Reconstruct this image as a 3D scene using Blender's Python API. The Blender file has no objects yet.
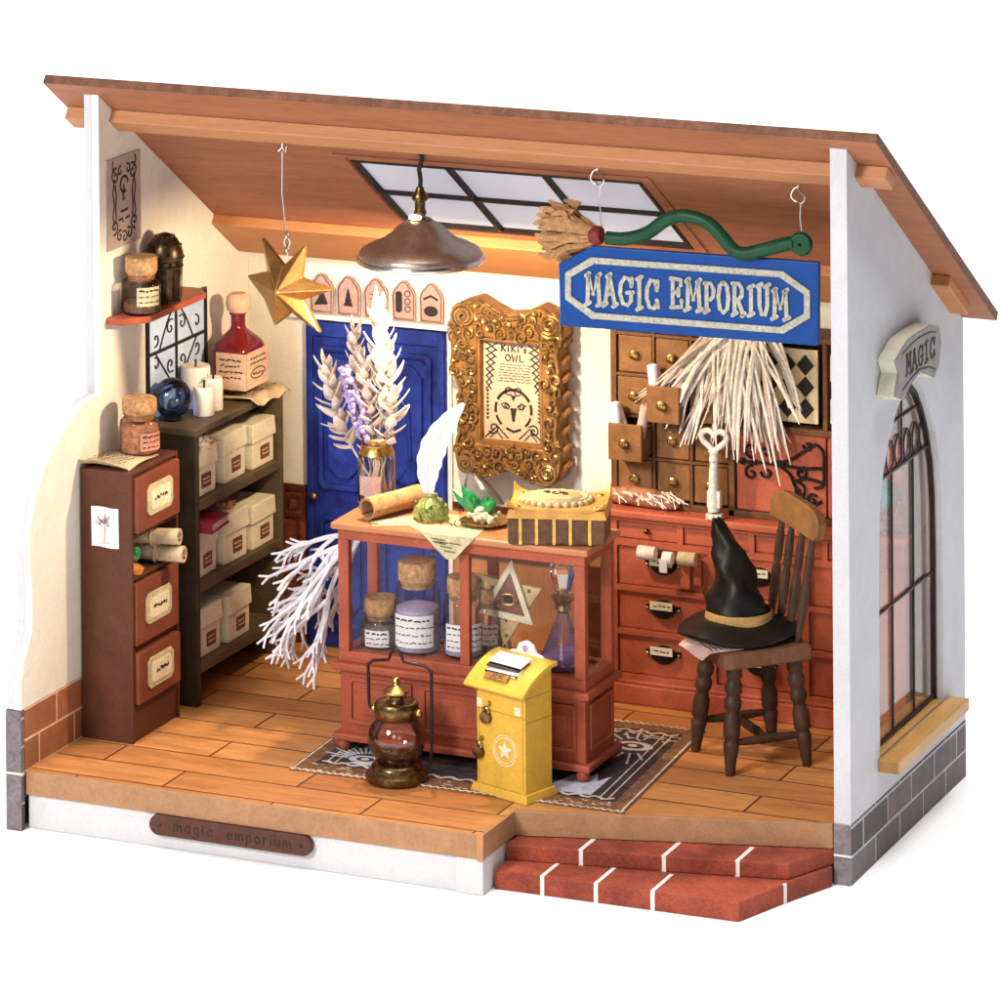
import bpy, bmesh, math, random
from mathutils import Vector, Matrix
random.seed(7)
S = 0.01                      # everything below is written in centimetres
scene = bpy.context.scene
COL = scene.collection
PI = math.pi

# ---------------------------------------------------------------- materials
MATS = {}
def _nt(name):
    m = bpy.data.materials.new(name); m.use_nodes = True
    nt = m.node_tree; b = nt.nodes['Principled BSDF']
    return m, nt, b
def _coord(nt, scale=(1, 1, 1), rot=(0, 0, 0)):
    t = nt.nodes.new('ShaderNodeTexCoord'); mp = nt.nodes.new('ShaderNodeMapping')
    mp.inputs['Scale'].default_value = tuple(s / S for s in scale)
    mp.inputs['Rotation'].default_value = rot
    nt.links.new(t.outputs['Object'], mp.inputs['Vector']); return mp.outputs[0]
def _noise(nt, vec, scale, detail=4, rough=.55, dist=0.):
    n = nt.nodes.new('ShaderNodeTexNoise'); n.inputs['Scale'].default_value = scale
    n.inputs['Detail'].default_value = detail; n.inputs['Roughness'].default_value = rough
    n.inputs['Distortion'].default_value = dist
    nt.links.new(vec, n.inputs['Vector']); return n.outputs['Fac']
def _ramp(nt, fac, stops):
    r = nt.nodes.new('ShaderNodeValToRGB'); e = r.color_ramp.elements
    while len(e) < len(stops): e.new(.5)
    for i, (p, c) in enumerate(stops):
        e[i].position = p; e[i].color = (*c, 1)
    nt.links.new(fac, r.inputs['Fac']); return r.outputs['Color']
def _bump(nt, b, h, strength, dist=.02):
    n = nt.nodes.new('ShaderNodeBump'); n.inputs['Strength'].default_value = strength
    n.inputs['Distance'].default_value = dist * S
    nt.links.new(h, n.inputs['Height']); nt.links.new(n.outputs[0], b.inputs['Normal'])
def sc(c, k): return tuple(min(1, x * k) for x in c)
def mat(name, c, rough=.6, metal=0., var=.12, vs=1.2, bump=.15, bs=8., spec=.22, coat=0., c2=None, bd=.02, sheen=0):
    m, nt, b = _nt(name)
    v = _coord(nt)
    f = _noise(nt, v, vs)
    col = _ramp(nt, f, [(.3, sc(c, 1 - var)), (.7, c2 if c2 else sc(c, 1 + var))])
    if var:
        g1 = _noise(nt, v, 16, 3, .7); g2 = _noise(nt, v, .9, 6, .7, 1.5); k = min(.30, .05 + var * .9)
        for g, lo_, hi_, st_ in ((g1, 1 - k, 1., (.36, .56)), (g2, 1 - k * .8, 1., (.38, .60))):
            mx = nt.nodes.new('ShaderNodeMix'); mx.data_type = 'RGBA'; mx.blend_type = 'MULTIPLY'; mx.inputs['Factor'].default_value = 1
            nt.links.new(col, mx.inputs['A']); nt.links.new(_ramp(nt, g, [(st_[0], (lo_,) * 3), (st_[1], (hi_,) * 3)]), mx.inputs['B']); col = mx.outputs['Result']
        rr_ = nt.nodes.new('ShaderNodeMapRange'); rr_.inputs['To Min'].default_value = max(.05, rough - .12); rr_.inputs['To Max'].default_value = min(1, rough + .12)
        nt.links.new(g2, rr_.inputs['Value']); nt.links.new(rr_.outputs[0], b.inputs['Roughness'])
    nt.links.new(col, b.inputs['Base Color'])
    b.inputs['Roughness'].default_value = rough; b.inputs['Metallic'].default_value = metal
    b.inputs['Specular IOR Level'].default_value = spec; b.inputs['Coat Weight'].default_value = coat
    if bump: _bump(nt, b, _noise(nt, v, bs, 5), bump, bd)
    MATS[name] = m; return m
def wood(name, c, axis='X', var=.25, rough=.55, grain=2.2, bump=.2, stretch=.12, dark=.55):
    m, nt, b = _nt(name)
    s = [1, 1, 1]; s['XYZ'.index(axis)] = stretch
    v = _coord(nt, s)
    f = _noise(nt, v, grain * 2.2, 6, .6, .6)
    f2 = _noise(nt, v, grain * 14, 3, .6)
    col = _ramp(nt, f, [(.25, sc(c, 1 - var)), (.55, c), (.8, sc(c, 1 + var * .7))])
    col2 = _ramp(nt, f2, [(.35, (dark,) * 3), (.5, (1, 1, 1))])
    mx = nt.nodes.new('ShaderNodeMix'); mx.data_type = 'RGBA'; mx.blend_type = 'MULTIPLY'
    mx.inputs['Factor'].default_value = .45
    nt.links.new(col, mx.inputs['A']); nt.links.new(col2, mx.inputs['B'])
    nt.links.new(mx.outputs['Result'], b.inputs['Base Color'])
    b.inputs['Roughness'].default_value = rough; b.inputs['Specular IOR Level'].default_value = .25
    _bump(nt, b, f2, bump, .015)
    MATS[name] = m; return m
def glassy(name, tint=(1, 1, 1), gloss=.35, rough=.03, edge=.55, milky=0., milk=(.8, .8, .8), edge_tint=None):
    """thin glass: clear in the middle, reflecting and tinted where seen edge-on"""
    m, nt, b = _nt(name); nt.nodes.remove(b)
    out = nt.nodes['Material Output']
    tr = nt.nodes.new('ShaderNodeBsdfTransparent'); tr.inputs[0].default_value = (*tint, 1)
    tr2 = nt.nodes.new('ShaderNodeBsdfTransparent'); tr2.inputs[0].default_value = (*(edge_tint or sc(tint, edge)), 1)
    gl = nt.nodes.new('ShaderNodeBsdfGlossy'); gl.inputs['Roughness'].default_value = rough
    lw = nt.nodes.new('ShaderNodeLayerWeight'); lw.inputs['Blend'].default_value = .35
    m1 = nt.nodes.new('ShaderNodeMixShader'); nt.links.new(lw.outputs['Facing'], m1.inputs[0])
    nt.links.new(tr.outputs[0], m1.inputs[1]); nt.links.new(tr2.outputs[0], m1.inputs[2])
    mt = nt.nodes.new('ShaderNodeMath'); mt.operation = 'MULTIPLY_ADD'
    nt.links.new(lw.outputs['Fresnel'], mt.inputs[0]); mt.inputs[1].default_value = gloss * 1.6; mt.inputs[2].default_value = .008
    mt.use_clamp = True
    m2 = nt.nodes.new('ShaderNodeMixShader'); nt.links.new(mt.outputs[0], m2.inputs[0])
    nt.links.new(m1.outputs[0], m2.inputs[1]); nt.links.new(gl.outputs[0], m2.inputs[2])
    last = m2
    if milky:
        df = nt.nodes.new('ShaderNodeBsdfTranslucent'); df.inputs[0].default_value = (*milk, 1)
        d2 = nt.nodes.new('ShaderNodeBsdfDiffuse'); d2.inputs[0].default_value = (*milk, 1)
        ad = nt.nodes.new('ShaderNodeMixShader'); nt.links.new(df.outputs[0], ad.inputs[1]); nt.links.new(d2.outputs[0], ad.inputs[2])
        m3 = nt.nodes.new('ShaderNodeMixShader'); m3.inputs[0].default_value = milky
        nt.links.new(m2.outputs[0], m3.inputs[1]); nt.links.new(ad.outputs[0], m3.inputs[2]); last = m3
    nt.links.new(last.outputs[0], out.inputs['Surface'])
    MATS[name] = m; return m

M = MATS
mat('ground_white', (.93, .93, .93), .9, var=.0, bump=0)
mat('wall_white', (.525, .525, .56), .75, var=.03, vs=.5, bump=.12, bs=14)
mat('wall_inner', (.76, .73, .66), .8, var=.03, vs=.6, bump=.1, bs=12)
mat('white_base', (.58, .58, .60), .7, var=.02, bump=.06)
mat('trim_white', (.72, .69, .66), .7, var=.03, bump=.08)
wood('roof_wood', (.33, .13, .066), 'X', .22, .6, 1.3)
mat('roof_edge', (.16, .065, .035), .6, var=.3, vs=3)
wood('beam_wood', (.44, .205, .095), 'X', .12, .55, 1.6, dark=.75)
wood('beam_dark', (.44, .19, .07), 'X', .15, .5, 1.6, dark=.75)
mat('fascia_tan', (.37, .195, .10), .6, var=.1, vs=2, bump=.12)
mat('dresser_red', (.44, .105, .054), .5, var=.13, vs=1.4, bump=.12, bs=6)
mat('counter_red', (.36, .082, .042), .45, var=.14, vs=1.6, bump=.12, bs=6)
wood('counter_top', (.44, .17, .07), 'X', .2, .35, 2.4, dark=.8)
mat('cabinet_brown', (.095, .032, .018), .5, var=.15, bump=.12)
mat('cabinet_front', (.20, .056, .026), .45, var=.15, bump=.12)
mat('shelf_olive', (.045, .032, .018), .55, var=.22, vs=2, bump=.2)
mat('shelf_edge', (.11, .078, .042), .5, var=.2, vs=2, bump=.2)
mat('box_cream', (.80, .73, .54), .75, var=.07, vs=2, bump=.15)
mat('label_brown', (.22, .07, .035), .6, var=.2, vs=9, bump=.1)
mat('label_cream', (.78, .70, .50), .7, var=.1, vs=5, bump=.05)
mat('label_rim', (.56, .48, .30), .7, var=.15, vs=5, bump=.1)
mat('ink', (.03, .022, .02), .6, var=.2, bump=0)
mat('paper_white', (.80, .78, .80), .8, var=.06, vs=3, bump=.1)
mat('paper_aged', (.62, .47, .30), .8, var=.22, vs=2.5, bump=.2)
mat('paper_pink', (.55, .38, .33), .8, var=.15, vs=3, bump=.1)
mat('paper_grey', (.44, .34, .31), .8, var=.08, vs=2, bump=.05)
mat('parchment', (.50, .28, .13), .75, var=.25, vs=3, bump=.25)
mat('map_paper', (.58, .49, .31), .8, var=.18, vs=3, bump=.1)
mat('door_blue', (.010, .020, .22), .45, var=.3, vs=1.6, bump=.25, bs=5, c2=(.02, .05, .36), spec=.25)
mat('gold', (.72, .42, .10), .32, 1., var=.25, vs=3, bump=.1)
mat('gold_frame', (.46, .27, .10), .34, .8, var=.35, vs=3.5, bump=.4, bs=9)
mat('gold_side', (.34, .16, .05), .5, .3, var=.2, vs=3, bump=.2)
mat('star_gold', (.50, .27, .085), .3, .8, var=.18, vs=2.5, bump=.1)
mat('brass', (.55, .36, .13), .28, 1., var=.3, vs=5, bump=.1)
mat('dark_bronze', (.075, .05, .03), .35, .9, var=.6, vs=6, bump=.3)
mat('stone_plain', (.20, .17, .185), .8, var=.2, vs=4, bump=.35, bs=20)
wood('wainscot_wood', (.40, .17, .06), 'Z', .2, .5, 1.6)
mat('bronze', (.20, .125, .055), .32, 1., var=.5, vs=6, bump=.2)
mat('lamp_metal', (.46, .37, .30), .34, .9, var=.15, vs=3, bump=.05)
mat('steel', (.75, .73, .70), .22, 1., var=.1, bump=0)
mat('black_iron', (.025, .018, .017), .45, .3, var=.3, bump=.1)
mat('black_metal', (.02, .02, .022), .35, .5, var=.3, bump=.05)
mat('sign_blue', (.001, .05, .25), .45, var=.07, vs=2, bump=.12, bs=16)
mat('sign_silver', (.46, .45, .38), .55, .2, var=.25, vs=14, bump=.4, bs=22)
mat('bristle', (.45, .235, .10), .7, var=.3, vs=5, bump=.3)
mat('maroon', (.22, .03, .03), .5, var=.2, bump=.15)
mat('broom_green', (.007, .065, .028), .45, var=.2, vs=3, bump=.2)
mat('cork', (.50, .27, .12), .9, var=.4, vs=7, bump=.6, bs=12)
mat('chair_wood', (.062, .030, .018), .5, var=.3, vs=3, bump=.25)
wood('seat_wood', (.15, .068, .035), 'X', .3, .5, 2.5)
mat('print_paper', (.60, .49, .36), .8, var=.12, vs=2.5, bump=.05)
mat('emblem_tan', (.58, .40, .20), .4, .3, var=.2, vs=4, bump=.1)
mat('cameo', (.56, .43, .24), .45, var=.15, vs=4, bump=.1)
mat('lilac_fluid', (.30, .16, .34), .2, var=.1, bump=0)
mat('rail_wood', (.22, .105, .035), .5, var=.2, vs=3, bump=.2)
mat('hat_black', (.007, .006, .0045), .42, var=.5, vs=1.2, bump=.3, bs=2.2, bd=.08)
mat('hat_band', (.42, .25, .09), .5, var=.2, bump=.2)
mat('yellow', (.66, .40, .055), .45, var=.07, vs=2, bump=.1)
mat('yellow_line', (.42, .23, .04), .5, var=.1, bump=0)
mat('white_branch', (.76, .75, .82), .6, var=.08, vs=3, bump=.2)
mat('flower_white', (.85, .78, .72), .65, var=.1, vs=3, bump=.15)
mat('flower_cream', (.80, .68, .60), .65, var=.15, vs=3, bump=.15)
mat('flower_purple', (.45, .33, .62), .7, var=.25, vs=6, bump=.15)
mat('raffia', (.76, .68, .60), .65, var=.15, vs=4, bump=.15)
mat('raffia_dark', (.52, .42, .36), .65, var=.15, vs=4, bump=.15)
mat('spice_wood', (.15, .062, .024), .6, var=.22, vs=2.4, bump=.25)
mat('spice_drawer', (.22, .10, .036), .55, var=.2, vs=2.6, bump=.25)
mat('feather', (.74, .76, .82), .7, var=.04, bump=.2)
mat('candle_wax', (.84, .78, .68), .5, var=.05, bump=.08)
mat('wainscot', (.24, .06, .03), .45, var=.35, vs=2.5, bump=.2)
mat('wainscot_dark', (.10, .028, .016), .45, var=.3, vs=2.5, bump=.2)
mat('leather', (.13, .058, .032), .45, var=.3, vs=4, bump=.3)
mat('leather_tan', (.60, .30, .075), .42, var=.15, vs=3, bump=.2)
mat('ivory', (.78, .70, .50), .4, var=.1, vs=4, bump=.1)
mat('key_white', (.72, .68, .62), .5, var=.15, vs=9, bump=.5, bs=14)
mat('purple_powder', (.52, .42, .68), .8, var=.15, vs=9, bump=.4)
mat('brown_powder', (.20, .10, .06), .85, var=.35, vs=9, bump=.4)
mat('pink_powder', (.62, .30, .18), .7, var=.35, vs=8, bump=.5)
mat('green_moss', (.12, .16, .05), .85, var=.45, vs=8, bump=.6)
mat('grey_crystal', (.35, .30, .28), .6, var=.4, vs=9, bump=.5)
mat('wine', (.17, .012, .02), .15, var=.15, bump=0, coat=.3)
mat('bottle_label', (.72, .48, .34), .7, var=.12, vs=3, bump=.1)
mat('amber', (.62, .25, .07), .3, var=.3, vs=5, bump=.2)
mat('crimson', (.28, .02, .05), .45, var=.15, bump=.1)
mat('turquoise', (.02, .36, .44), .25, var=.35, vs=4, bump=.3, coat=.4)
mat('green_gem', (.02, .24, .07), .12, var=.4, vs=5, bump=0, coat=.8)
mat('olive_glass', (.30, .34, .10), .15, var=.4, vs=7, bump=.3, coat=.6)
mat('fur', (.40, .16, .09), .6, var=.5, vs=5, bump=.5)
mat('rug_dark', (.055, .035, .04), .95, var=.4, vs=4, bump=.5, bs=30)
mat('rug_brown', (.22, .10, .05), .95, var=.35, vs=4, bump=.5, bs=30)
mat('rug_pale', (.66, .56, .42), .95, var=.25, vs=4, bump=.5, bs=30)
mat('rug_grey', (.50, .50, .60), .95, var=.15, vs=4, bump=.5, bs=30)
mat('chess_cream', (.76, .62, .36), .5, var=.08, bump=.05)
mat('wafer_pink', (.44, .28, .25), .8, var=.12, vs=4, bump=.1)
mat('plaque', (.085, .03, .02), .5, var=.15, vs=3, bump=.1)
mat('stone_hood', (.27, .25, .24), .7, var=.12, vs=3, bump=.25)
mat('stone_cream', (.66, .63, .50), .7, var=.06, vs=3, bump=.15)
mat('cloth_pink', (.55, .25, .18), .8, var=.15, vs=3, bump=.25)
mat('pane_blue', (.50, .64, .88), .35, var=.12, vs=.9, bump=0)
mat('dark_gap', (.02, .012, .01), .8, var=.1, bump=0)
wood('sill_wood', (.48, .26, .085), 'Y', .25, .4, 2.0, dark=.7)
mat('printed_eye', (.24, .10, .065), .5, var=.2, bump=0)
glassy('glass_clear', (.96, .96, .96), .12, .03, .5)
glassy('glass_case', (.985, .985, .985), .03, .03, .9)
glassy('glass_warm', (.95, .88, .82), .3, .03, .35)
glassy('glass_lilac', (.86, .80, .93), .5, .03, .6, milky=.10, milk=(.7, .62, .8))
glassy('glass_pink', (.99, .88, .84), .8, .03, .5, milky=.03, milk=(.7, .25, .17))
glassy('glass_purple', (.72, .60, .86), .6, .03, .5)
glassy('glass_window', (.97, .94, .94), .25, .03, .85, milky=.03, milk=(.62, .50, .50))
glassy('glass_blue', (.50, .68, 1.), .6, .02, .5, edge_tint=(.12, .32, .98))
glassy('glass_sky', (.82, .82, .85), .3, .1, .8, milky=.8, milk=(.72, .72, .77))

def brick_mat(name, c1, c2, mortar, bw, bh, ms, axes, off=.5, shift=(0, 0), rough=.7, grain=True, mortar_smooth=.1):
    """bricks laid on the plane given by axes, e.g. 'YZ'"""
    m, nt, b = _nt(name)
    t = nt.nodes.new('ShaderNodeTexCoord'); sp = nt.nodes.new('ShaderNodeSeparateXYZ'); cb = nt.nodes.new('ShaderNodeCombineXYZ')
    nt.links.new(t.outputs['Object'], sp.inputs[0])
    for i, a in enumerate(axes):
        mm = nt.nodes.new('ShaderNodeMath'); mm.operation = 'MULTIPLY_ADD'
        mm.inputs[1].default_value = 1 / S; mm.inputs[2].default_value = shift[i]
        nt.links.new(sp.outputs['XYZ'.index(a)], mm.inputs[0]); nt.links.new(mm.outputs[0], cb.inputs[i])
    br = nt.nodes.new('ShaderNodeTexBrick'); br.offset = off
    br.inputs['Color1'].default_value = (*c1, 1); br.inputs['Color2'].default_value = (*c2, 1); br.inputs['Mortar'].default_value = (*mortar, 1)
    br.inputs['Scale'].default_value = 1; br.inputs['Mortar Size'].default_value = ms; br.inputs['Brick Width'].default_value = bw
    br.inputs['Row Height'].default_value = bh; br.inputs['Mortar Smooth'].default_value = mortar_smooth
    nt.links.new(cb.outputs[0], br.inputs['Vector'])
    v = _coord(nt)
    f = _noise(nt, v, 3, 6)
    mx = nt.nodes.new('ShaderNodeMix'); mx.data_type = 'RGBA'; mx.blend_type = 'MULTIPLY'; mx.inputs['Factor'].default_value = .6
    nt.links.new(br.outputs['Color'], mx.inputs['A']); nt.links.new(_ramp(nt, f, [(.3, (.62,) * 3), (.65, (1, 1, 1))]), mx.inputs['B'])
    nt.links.new(mx.outputs['Result'], b.inputs['Base Color'])
    b.inputs['Roughness'].default_value = rough
    ad = nt.nodes.new('ShaderNodeMath'); ad.operation = 'MULTIPLY_ADD'; ad.inputs[1].default_value = -1.5
    nt.links.new(br.outputs['Fac'], ad.inputs[0]); nt.links.new(f, ad.inputs[2])
    _bump(nt, b, ad.outputs[0], .35, .03)
    MATS[name] = m; return m
brick_mat('stone_blocks', (.15, .115, .115), (.055, .04, .042), (.46, .44, .45), 1.75, .68, .028, 'YZ', .5, (-.35, .02))
brick_mat('stone_inside', (.36, .13, .055), (.20, .08, .05), (.75, .50, .33), 1.75, .74, .03, 'YZ', .5, (.9, .07))

def floor_mat():
    m, nt, b = _nt('floor_planks')
    t = nt.nodes.new('ShaderNodeTexCoord'); mp = nt.nodes.new('ShaderNodeMapping')
    mp.inputs['Scale'].default_value = (1 / S,) * 3; mp.inputs['Location'].default_value = (1.2, .05, 0)
    nt.links.new(t.outputs['Object'], mp.inputs[0])
    br = nt.nodes.new('ShaderNodeTexBrick'); br.offset = .43; br.offset_frequency = 2
    br.inputs['Color1'].default_value = (.60, .265, .085, 1); br.inputs['Color2'].default_value = (.33, .12, .036, 1)
    br.inputs['Mortar'].default_value = (.085, .028, .01, 1); br.inputs['Scale'].default_value = 1
    br.inputs['Mortar Size'].default_value = .034; br.inputs['Mortar Smooth'].default_value = .3
    br.inputs['Brick Width'].default_value = 5.2; br.inputs['Row Height'].default_value = 1.22; br.inputs['Bias'].default_value = -.2
    nt.links.new(mp.outputs[0], br.inputs['Vector'])
    v = _coord(nt, (.16, 1, 1))
    f = _noise(nt, v, 3.2, 6, .6, .8); f2 = _noise(nt, v, 26, 3)
    mx = nt.nodes.new('ShaderNodeMix'); mx.data_type = 'RGBA'; mx.blend_type = 'MULTIPLY'; mx.inputs['Factor'].default_value = .75
    nt.links.new(br.outputs['Color'], mx.inputs['A']); nt.links.new(_ramp(nt, f, [(.28, (.55, .48, .42)), (.6, (1, 1, 1)), (.85, (1, .92, .8))]), mx.inputs['B'])
    m2 = nt.nodes.new('ShaderNodeMix'); m2.data_type = 'RGBA'; m2.blend_type = 'MULTIPLY'; m2.inputs['Factor'].default_value = .4
    nt.links.new(mx.outputs['Result'], m2.inputs['A']); nt.links.new(_ramp(nt, f2, [(.35, (.6, .5, .45)), (.5, (1, 1, 1))]), m2.inputs['B'])
    nt.links.new(m2.outputs['Result'], b.inputs['Base Color'])
    b.inputs['Roughness'].default_value = .42
    ad = nt.nodes.new('ShaderNodeMath'); ad.operation = 'MULTIPLY_ADD'; ad.inputs[1].default_value = -1.2
    nt.links.new(br.outputs['Fac'], ad.inputs[0]); nt.links.new(f2, ad.inputs[2]); _bump(nt, b, ad.outputs[0], .25, .015)
    MATS['floor_planks'] = m
floor_mat()
mat('step_plain', (.30, .060, .034), .75, var=.3, vs=1.1, bump=.6, bs=10, bd=.03)

# ---------------------------------------------------------------- mesh builder
class MB:
    def __init__(s): s.v = []; s.f = []; s.X = Matrix.Identity(4)
    def at(s, loc=(0, 0, 0), rot=(0, 0, 0)):
        s.X = Matrix.Translation(loc) @ Matrix.Rotation(rot[2], 4, 'Z') @ Matrix.Rotation(rot[1], 4, 'Y') @ Matrix.Rotation(rot[0], 4, 'X'); return s
    def add(s, vs, fs):
        n = len(s.v); s.v += [s.X @ Vector(v) for v in vs]; s.f += [[i + n for i in f] for f in fs]; return s
    def box(s, x0, x1, y0, y1, z0, z1):
        v = [(x, y, z) for z in (z0, z1) for y in (y0, y1) for x in (x0, x1)]
        return s.add(v, [(0, 2, 3, 1), (4, 5, 7, 6), (0, 1, 5, 4), (2, 6, 7, 3), (0, 4, 6, 2), (1, 3, 7, 5)])
    def taper(s, x0, x1, y0, y1, z0, z1, dx=0, dy=0):
        v = [(x0, y0, z0), (x1, y0, z0), (x0, y1, z0), (x1, y1, z0), (x0 + dx, y0 + dy, z1), (x1 - dx, y0 + dy, z1), (x0 + dx, y1 - dy, z1), (x1 - dx, y1 - dy, z1)]
        return s.add(v, [(0, 2, 3, 1), (4, 5, 7, 6), (0, 1, 5, 4), (2, 6, 7, 3), (0, 4, 6, 2), (1, 3, 7, 5)])
    def lathe(s, prof, c=(0, 0, 0), n=28, cap=True, sx=1, sy=1):
        vs = []; fs = []
        for r, z in prof:
            for i in range(n):
                a = 2 * PI * i / n; vs.append((c[0] + r * sx * math.cos(a), c[1] + r * sy * math.sin(a), c[2] + z))
        m = len(prof)
        for j in range(m - 1):
            for i in range(n):
                k = (i + 1) % n; fs.append((j * n + i, j * n + k, (j + 1) * n + k, (j + 1) * n + i))
        if cap: fs.append(tuple(range(n - 1, -1, -1))); fs.append(tuple((m - 1) * n + i for i in range(n)))
        return s.add(vs, fs)
    def sphere(s, c, r, n=20, sz=1, sx=1, sy=1, m=None):
        m = m or max(6, n // 2)
        prof = [(max(1e-4, r * math.sin(PI * j / m)), -r * sz * math.cos(PI * j / m)) for j in range(m + 1)]
        return s.lathe(prof, c, n, sx=sx, sy=sy)
    def tube(s, pts, r, n=8, closed=False, flat=1., up=None):
        P = [Vector(p) for p in pts]; L = len(P)
        R = r if isinstance(r, (list, tuple)) else [r] * L
        vs = []; fs = []; prev = None
        for i, p in enumerate(P):
            a = P[(i - 1) % L] if (i > 0 or closed) else p; b = P[(i + 1) % L] if (i < L - 1 or closed) else p
            t = (b - a)
            t = t.normalized() if t.length > 1e-9 else Vector((0, 0, 1))
            if prev is None:
                ref = Vector(up) if up else (Vector((0, 0, 1)) if abs(t.z) < .9 else Vector((0, 1, 0)))
                u = (ref - t * ref.dot(t)).normalized()
            else:
                u = prev - t * prev.dot(t)
                u = u.normalized() if u.length > 1e-6 else prev
            w = t.cross(u); prev = u
            for k in range(n):
                an = 2 * PI * k / n; vs.append(p + u * (math.cos(an) * R[i] * flat) + w * (math.sin(an) * R[i]))
        for i in range(L if closed else L - 1):
            j = (i + 1) % L
            for k in range(n):
                q = (k + 1) % n; fs.append((i * n + k, i * n + q, j * n + q, j * n + k))
        if not closed: fs.append(tuple(range(n - 1, -1, -1))); fs.append(tuple((L - 1) * n + k for k in range(n)))
        return s.add(vs, fs)
    def prism(s, poly, n0, n1, plane='XY'):
        """poly in the named plane extruded along the third axis from n0 to n1"""
        def pt(a, b, c):
            return {'XY': (a, b, c), 'XZ': (a, c, b), 'YZ': (c, a, b)}[plane]
        n = len(poly); vs = [pt(a, b, n0) for a, b in poly] + [pt(a, b, n1) for a, b in poly]
        fs = [tuple(range(n - 1, -1, -1)), tuple(range(n, 2 * n))] + [(i, (i + 1) % n, (i + 1) % n + n, i + n) for i in range(n)]
        return s.add(vs, fs)
    def holed(s, outer, inner, n0, n1, plane='XZ'):
        """frame: outer and inner loops with the same number of points"""
        def pt(a, b, c):
            return {'XY': (a, b, c), 'XZ': (a, c, b), 'YZ': (c, a, b)}[plane]
        n = len(outer)
        vs = [pt(a, b, n0) for a, b in outer] + [pt(a, b, n0) for a, b in inner] + [pt(a, b, n1) for a, b in outer] + [pt(a, b, n1) for a, b in inner]
        fs = []
        for i in range(n):
            j = (i + 1) % n
            fs += [(i, j, n + j, n + i), (2 * n + i, 3 * n + i, 3 * n + j, 2 * n + j), (i, 2 * n + i, 2 * n + j, j), (n + i, n + j, 3 * n + j, 3 * n + i)]
        return s.add(vs, fs)
    def stroke(s, pts, w, t0, t1, plane='XZ', closed=False):
        """flat ribbon of width w following pts (2D), from t0 to t1 along the third axis"""
        P = [Vector(p) for p in pts]; L = len(P); A = []; B = []
        for i, p in enumerate(P):
            a = P[(i - 1) % L] if (i > 0 or closed) else p; b = P[(i + 1) % L] if (i < L - 1 or closed) else p
            t = (b - a); t = t.normalized() if t.length > 1e-9 else Vector((1, 0))
            nrm = Vector((-t.y, t.x)); ww = w[i] if isinstance(w, (list, tuple)) else w
            A.append(p + nrm * ww / 2); B.append(p - nrm * ww / 2)
        def pt(a, c):
            return {'XY': (a[0], a[1], c), 'XZ': (a[0], c, a[1]), 'YZ': (c, a[0], a[1])}[plane]
        for i in range(L if closed else L - 1):
            j = (i + 1) % L
            q = [A[i], A[j], B[j], B[i]]
            vs = [pt(a, t0) for a in q] + [pt(a, t1) for a in q]
            s.add(vs, [(3, 2, 1, 0), (4, 5, 6, 7), (0, 1, 5, 4), (1, 2, 6, 5), (2, 3, 7, 6), (3, 0, 4, 7)])
        return s
    def sheet(s, fn, nu, nv, th=.02):
        """curved sheet with thickness, fn(u,v)->point, u,v in 0..1"""
        G = [[Vector(fn(i / nu, j / nv)) for j in range(nv + 1)] for i in range(nu + 1)]
        vs = []; idx = {}
        for i in range(nu + 1):
            for j in range(nv + 1):
                a = G[min(i + 1, nu)][j] - G[max(i - 1, 0)][j]; b = G[i][min(j + 1, nv)] - G[i][max(j - 1, 0)]
                n = a.cross(b); n = n.normalized() if n.length > 1e-12 else Vector((0, 0, 1))
                idx[i, j] = len(vs); vs += [G[i][j] + n * th / 2, G[i][j] - n * th / 2]
        fs = []
        for i in range(nu):
            for j in range(nv):
                a, b, c, d = idx[i, j], idx[i + 1, j], idx[i + 1, j + 1], idx[i, j + 1]
                fs += [(a, b, c, d), (a + 1, d + 1, c + 1, b + 1)]
        for i in range(nu):
            for j in (0, nv):
                a, b = idx[i, j], idx[i + 1, j]; fs.append((a, a + 1, b + 1, b))
        for j in range(nv):
            for i in (0, nu):
                a, b = idx[i, j], idx[i, j + 1]; fs.append((a, b, b + 1, a + 1))
        return s.add(vs, fs)

def link(name, mb, m, parent=None, loc=(0, 0, 0), sub=(0, 0, 0), bevel=0., smooth=False, seg=2):
    me = bpy.data.meshes.new(name)
    o3 = Vector(sub)
    me.from_pydata([(v - o3) * S for v in mb.v], [], mb.f); me.update()
    bm = bmesh.new(); bm.from_mesh(me); bmesh.ops.recalc_face_normals(bm, faces=bm.faces); bm.to_mesh(me); bm.free()
    me.materials.append(M[m] if isinstance(m, str) else m)
    o = bpy.data.objects.new(name, me); COL.objects.link(o)
    if parent: o.parent = parent
    o.location = Vector(loc) * S
    if smooth:
        me.shade_smooth() if hasattr(me, 'shade_smooth') else None
        md = None
        me.set_sharp_from_angle(angle=math.radians(smooth if smooth is not True else 42))
    if bevel:
        b = o.modifiers.new('bevel', 'BEVEL'); b.width = bevel * S; b.segments = seg; b.limit_method = 'ANGLE'; b.angle_limit = math.radians(40); b.harden_normals = False
    return o

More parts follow.
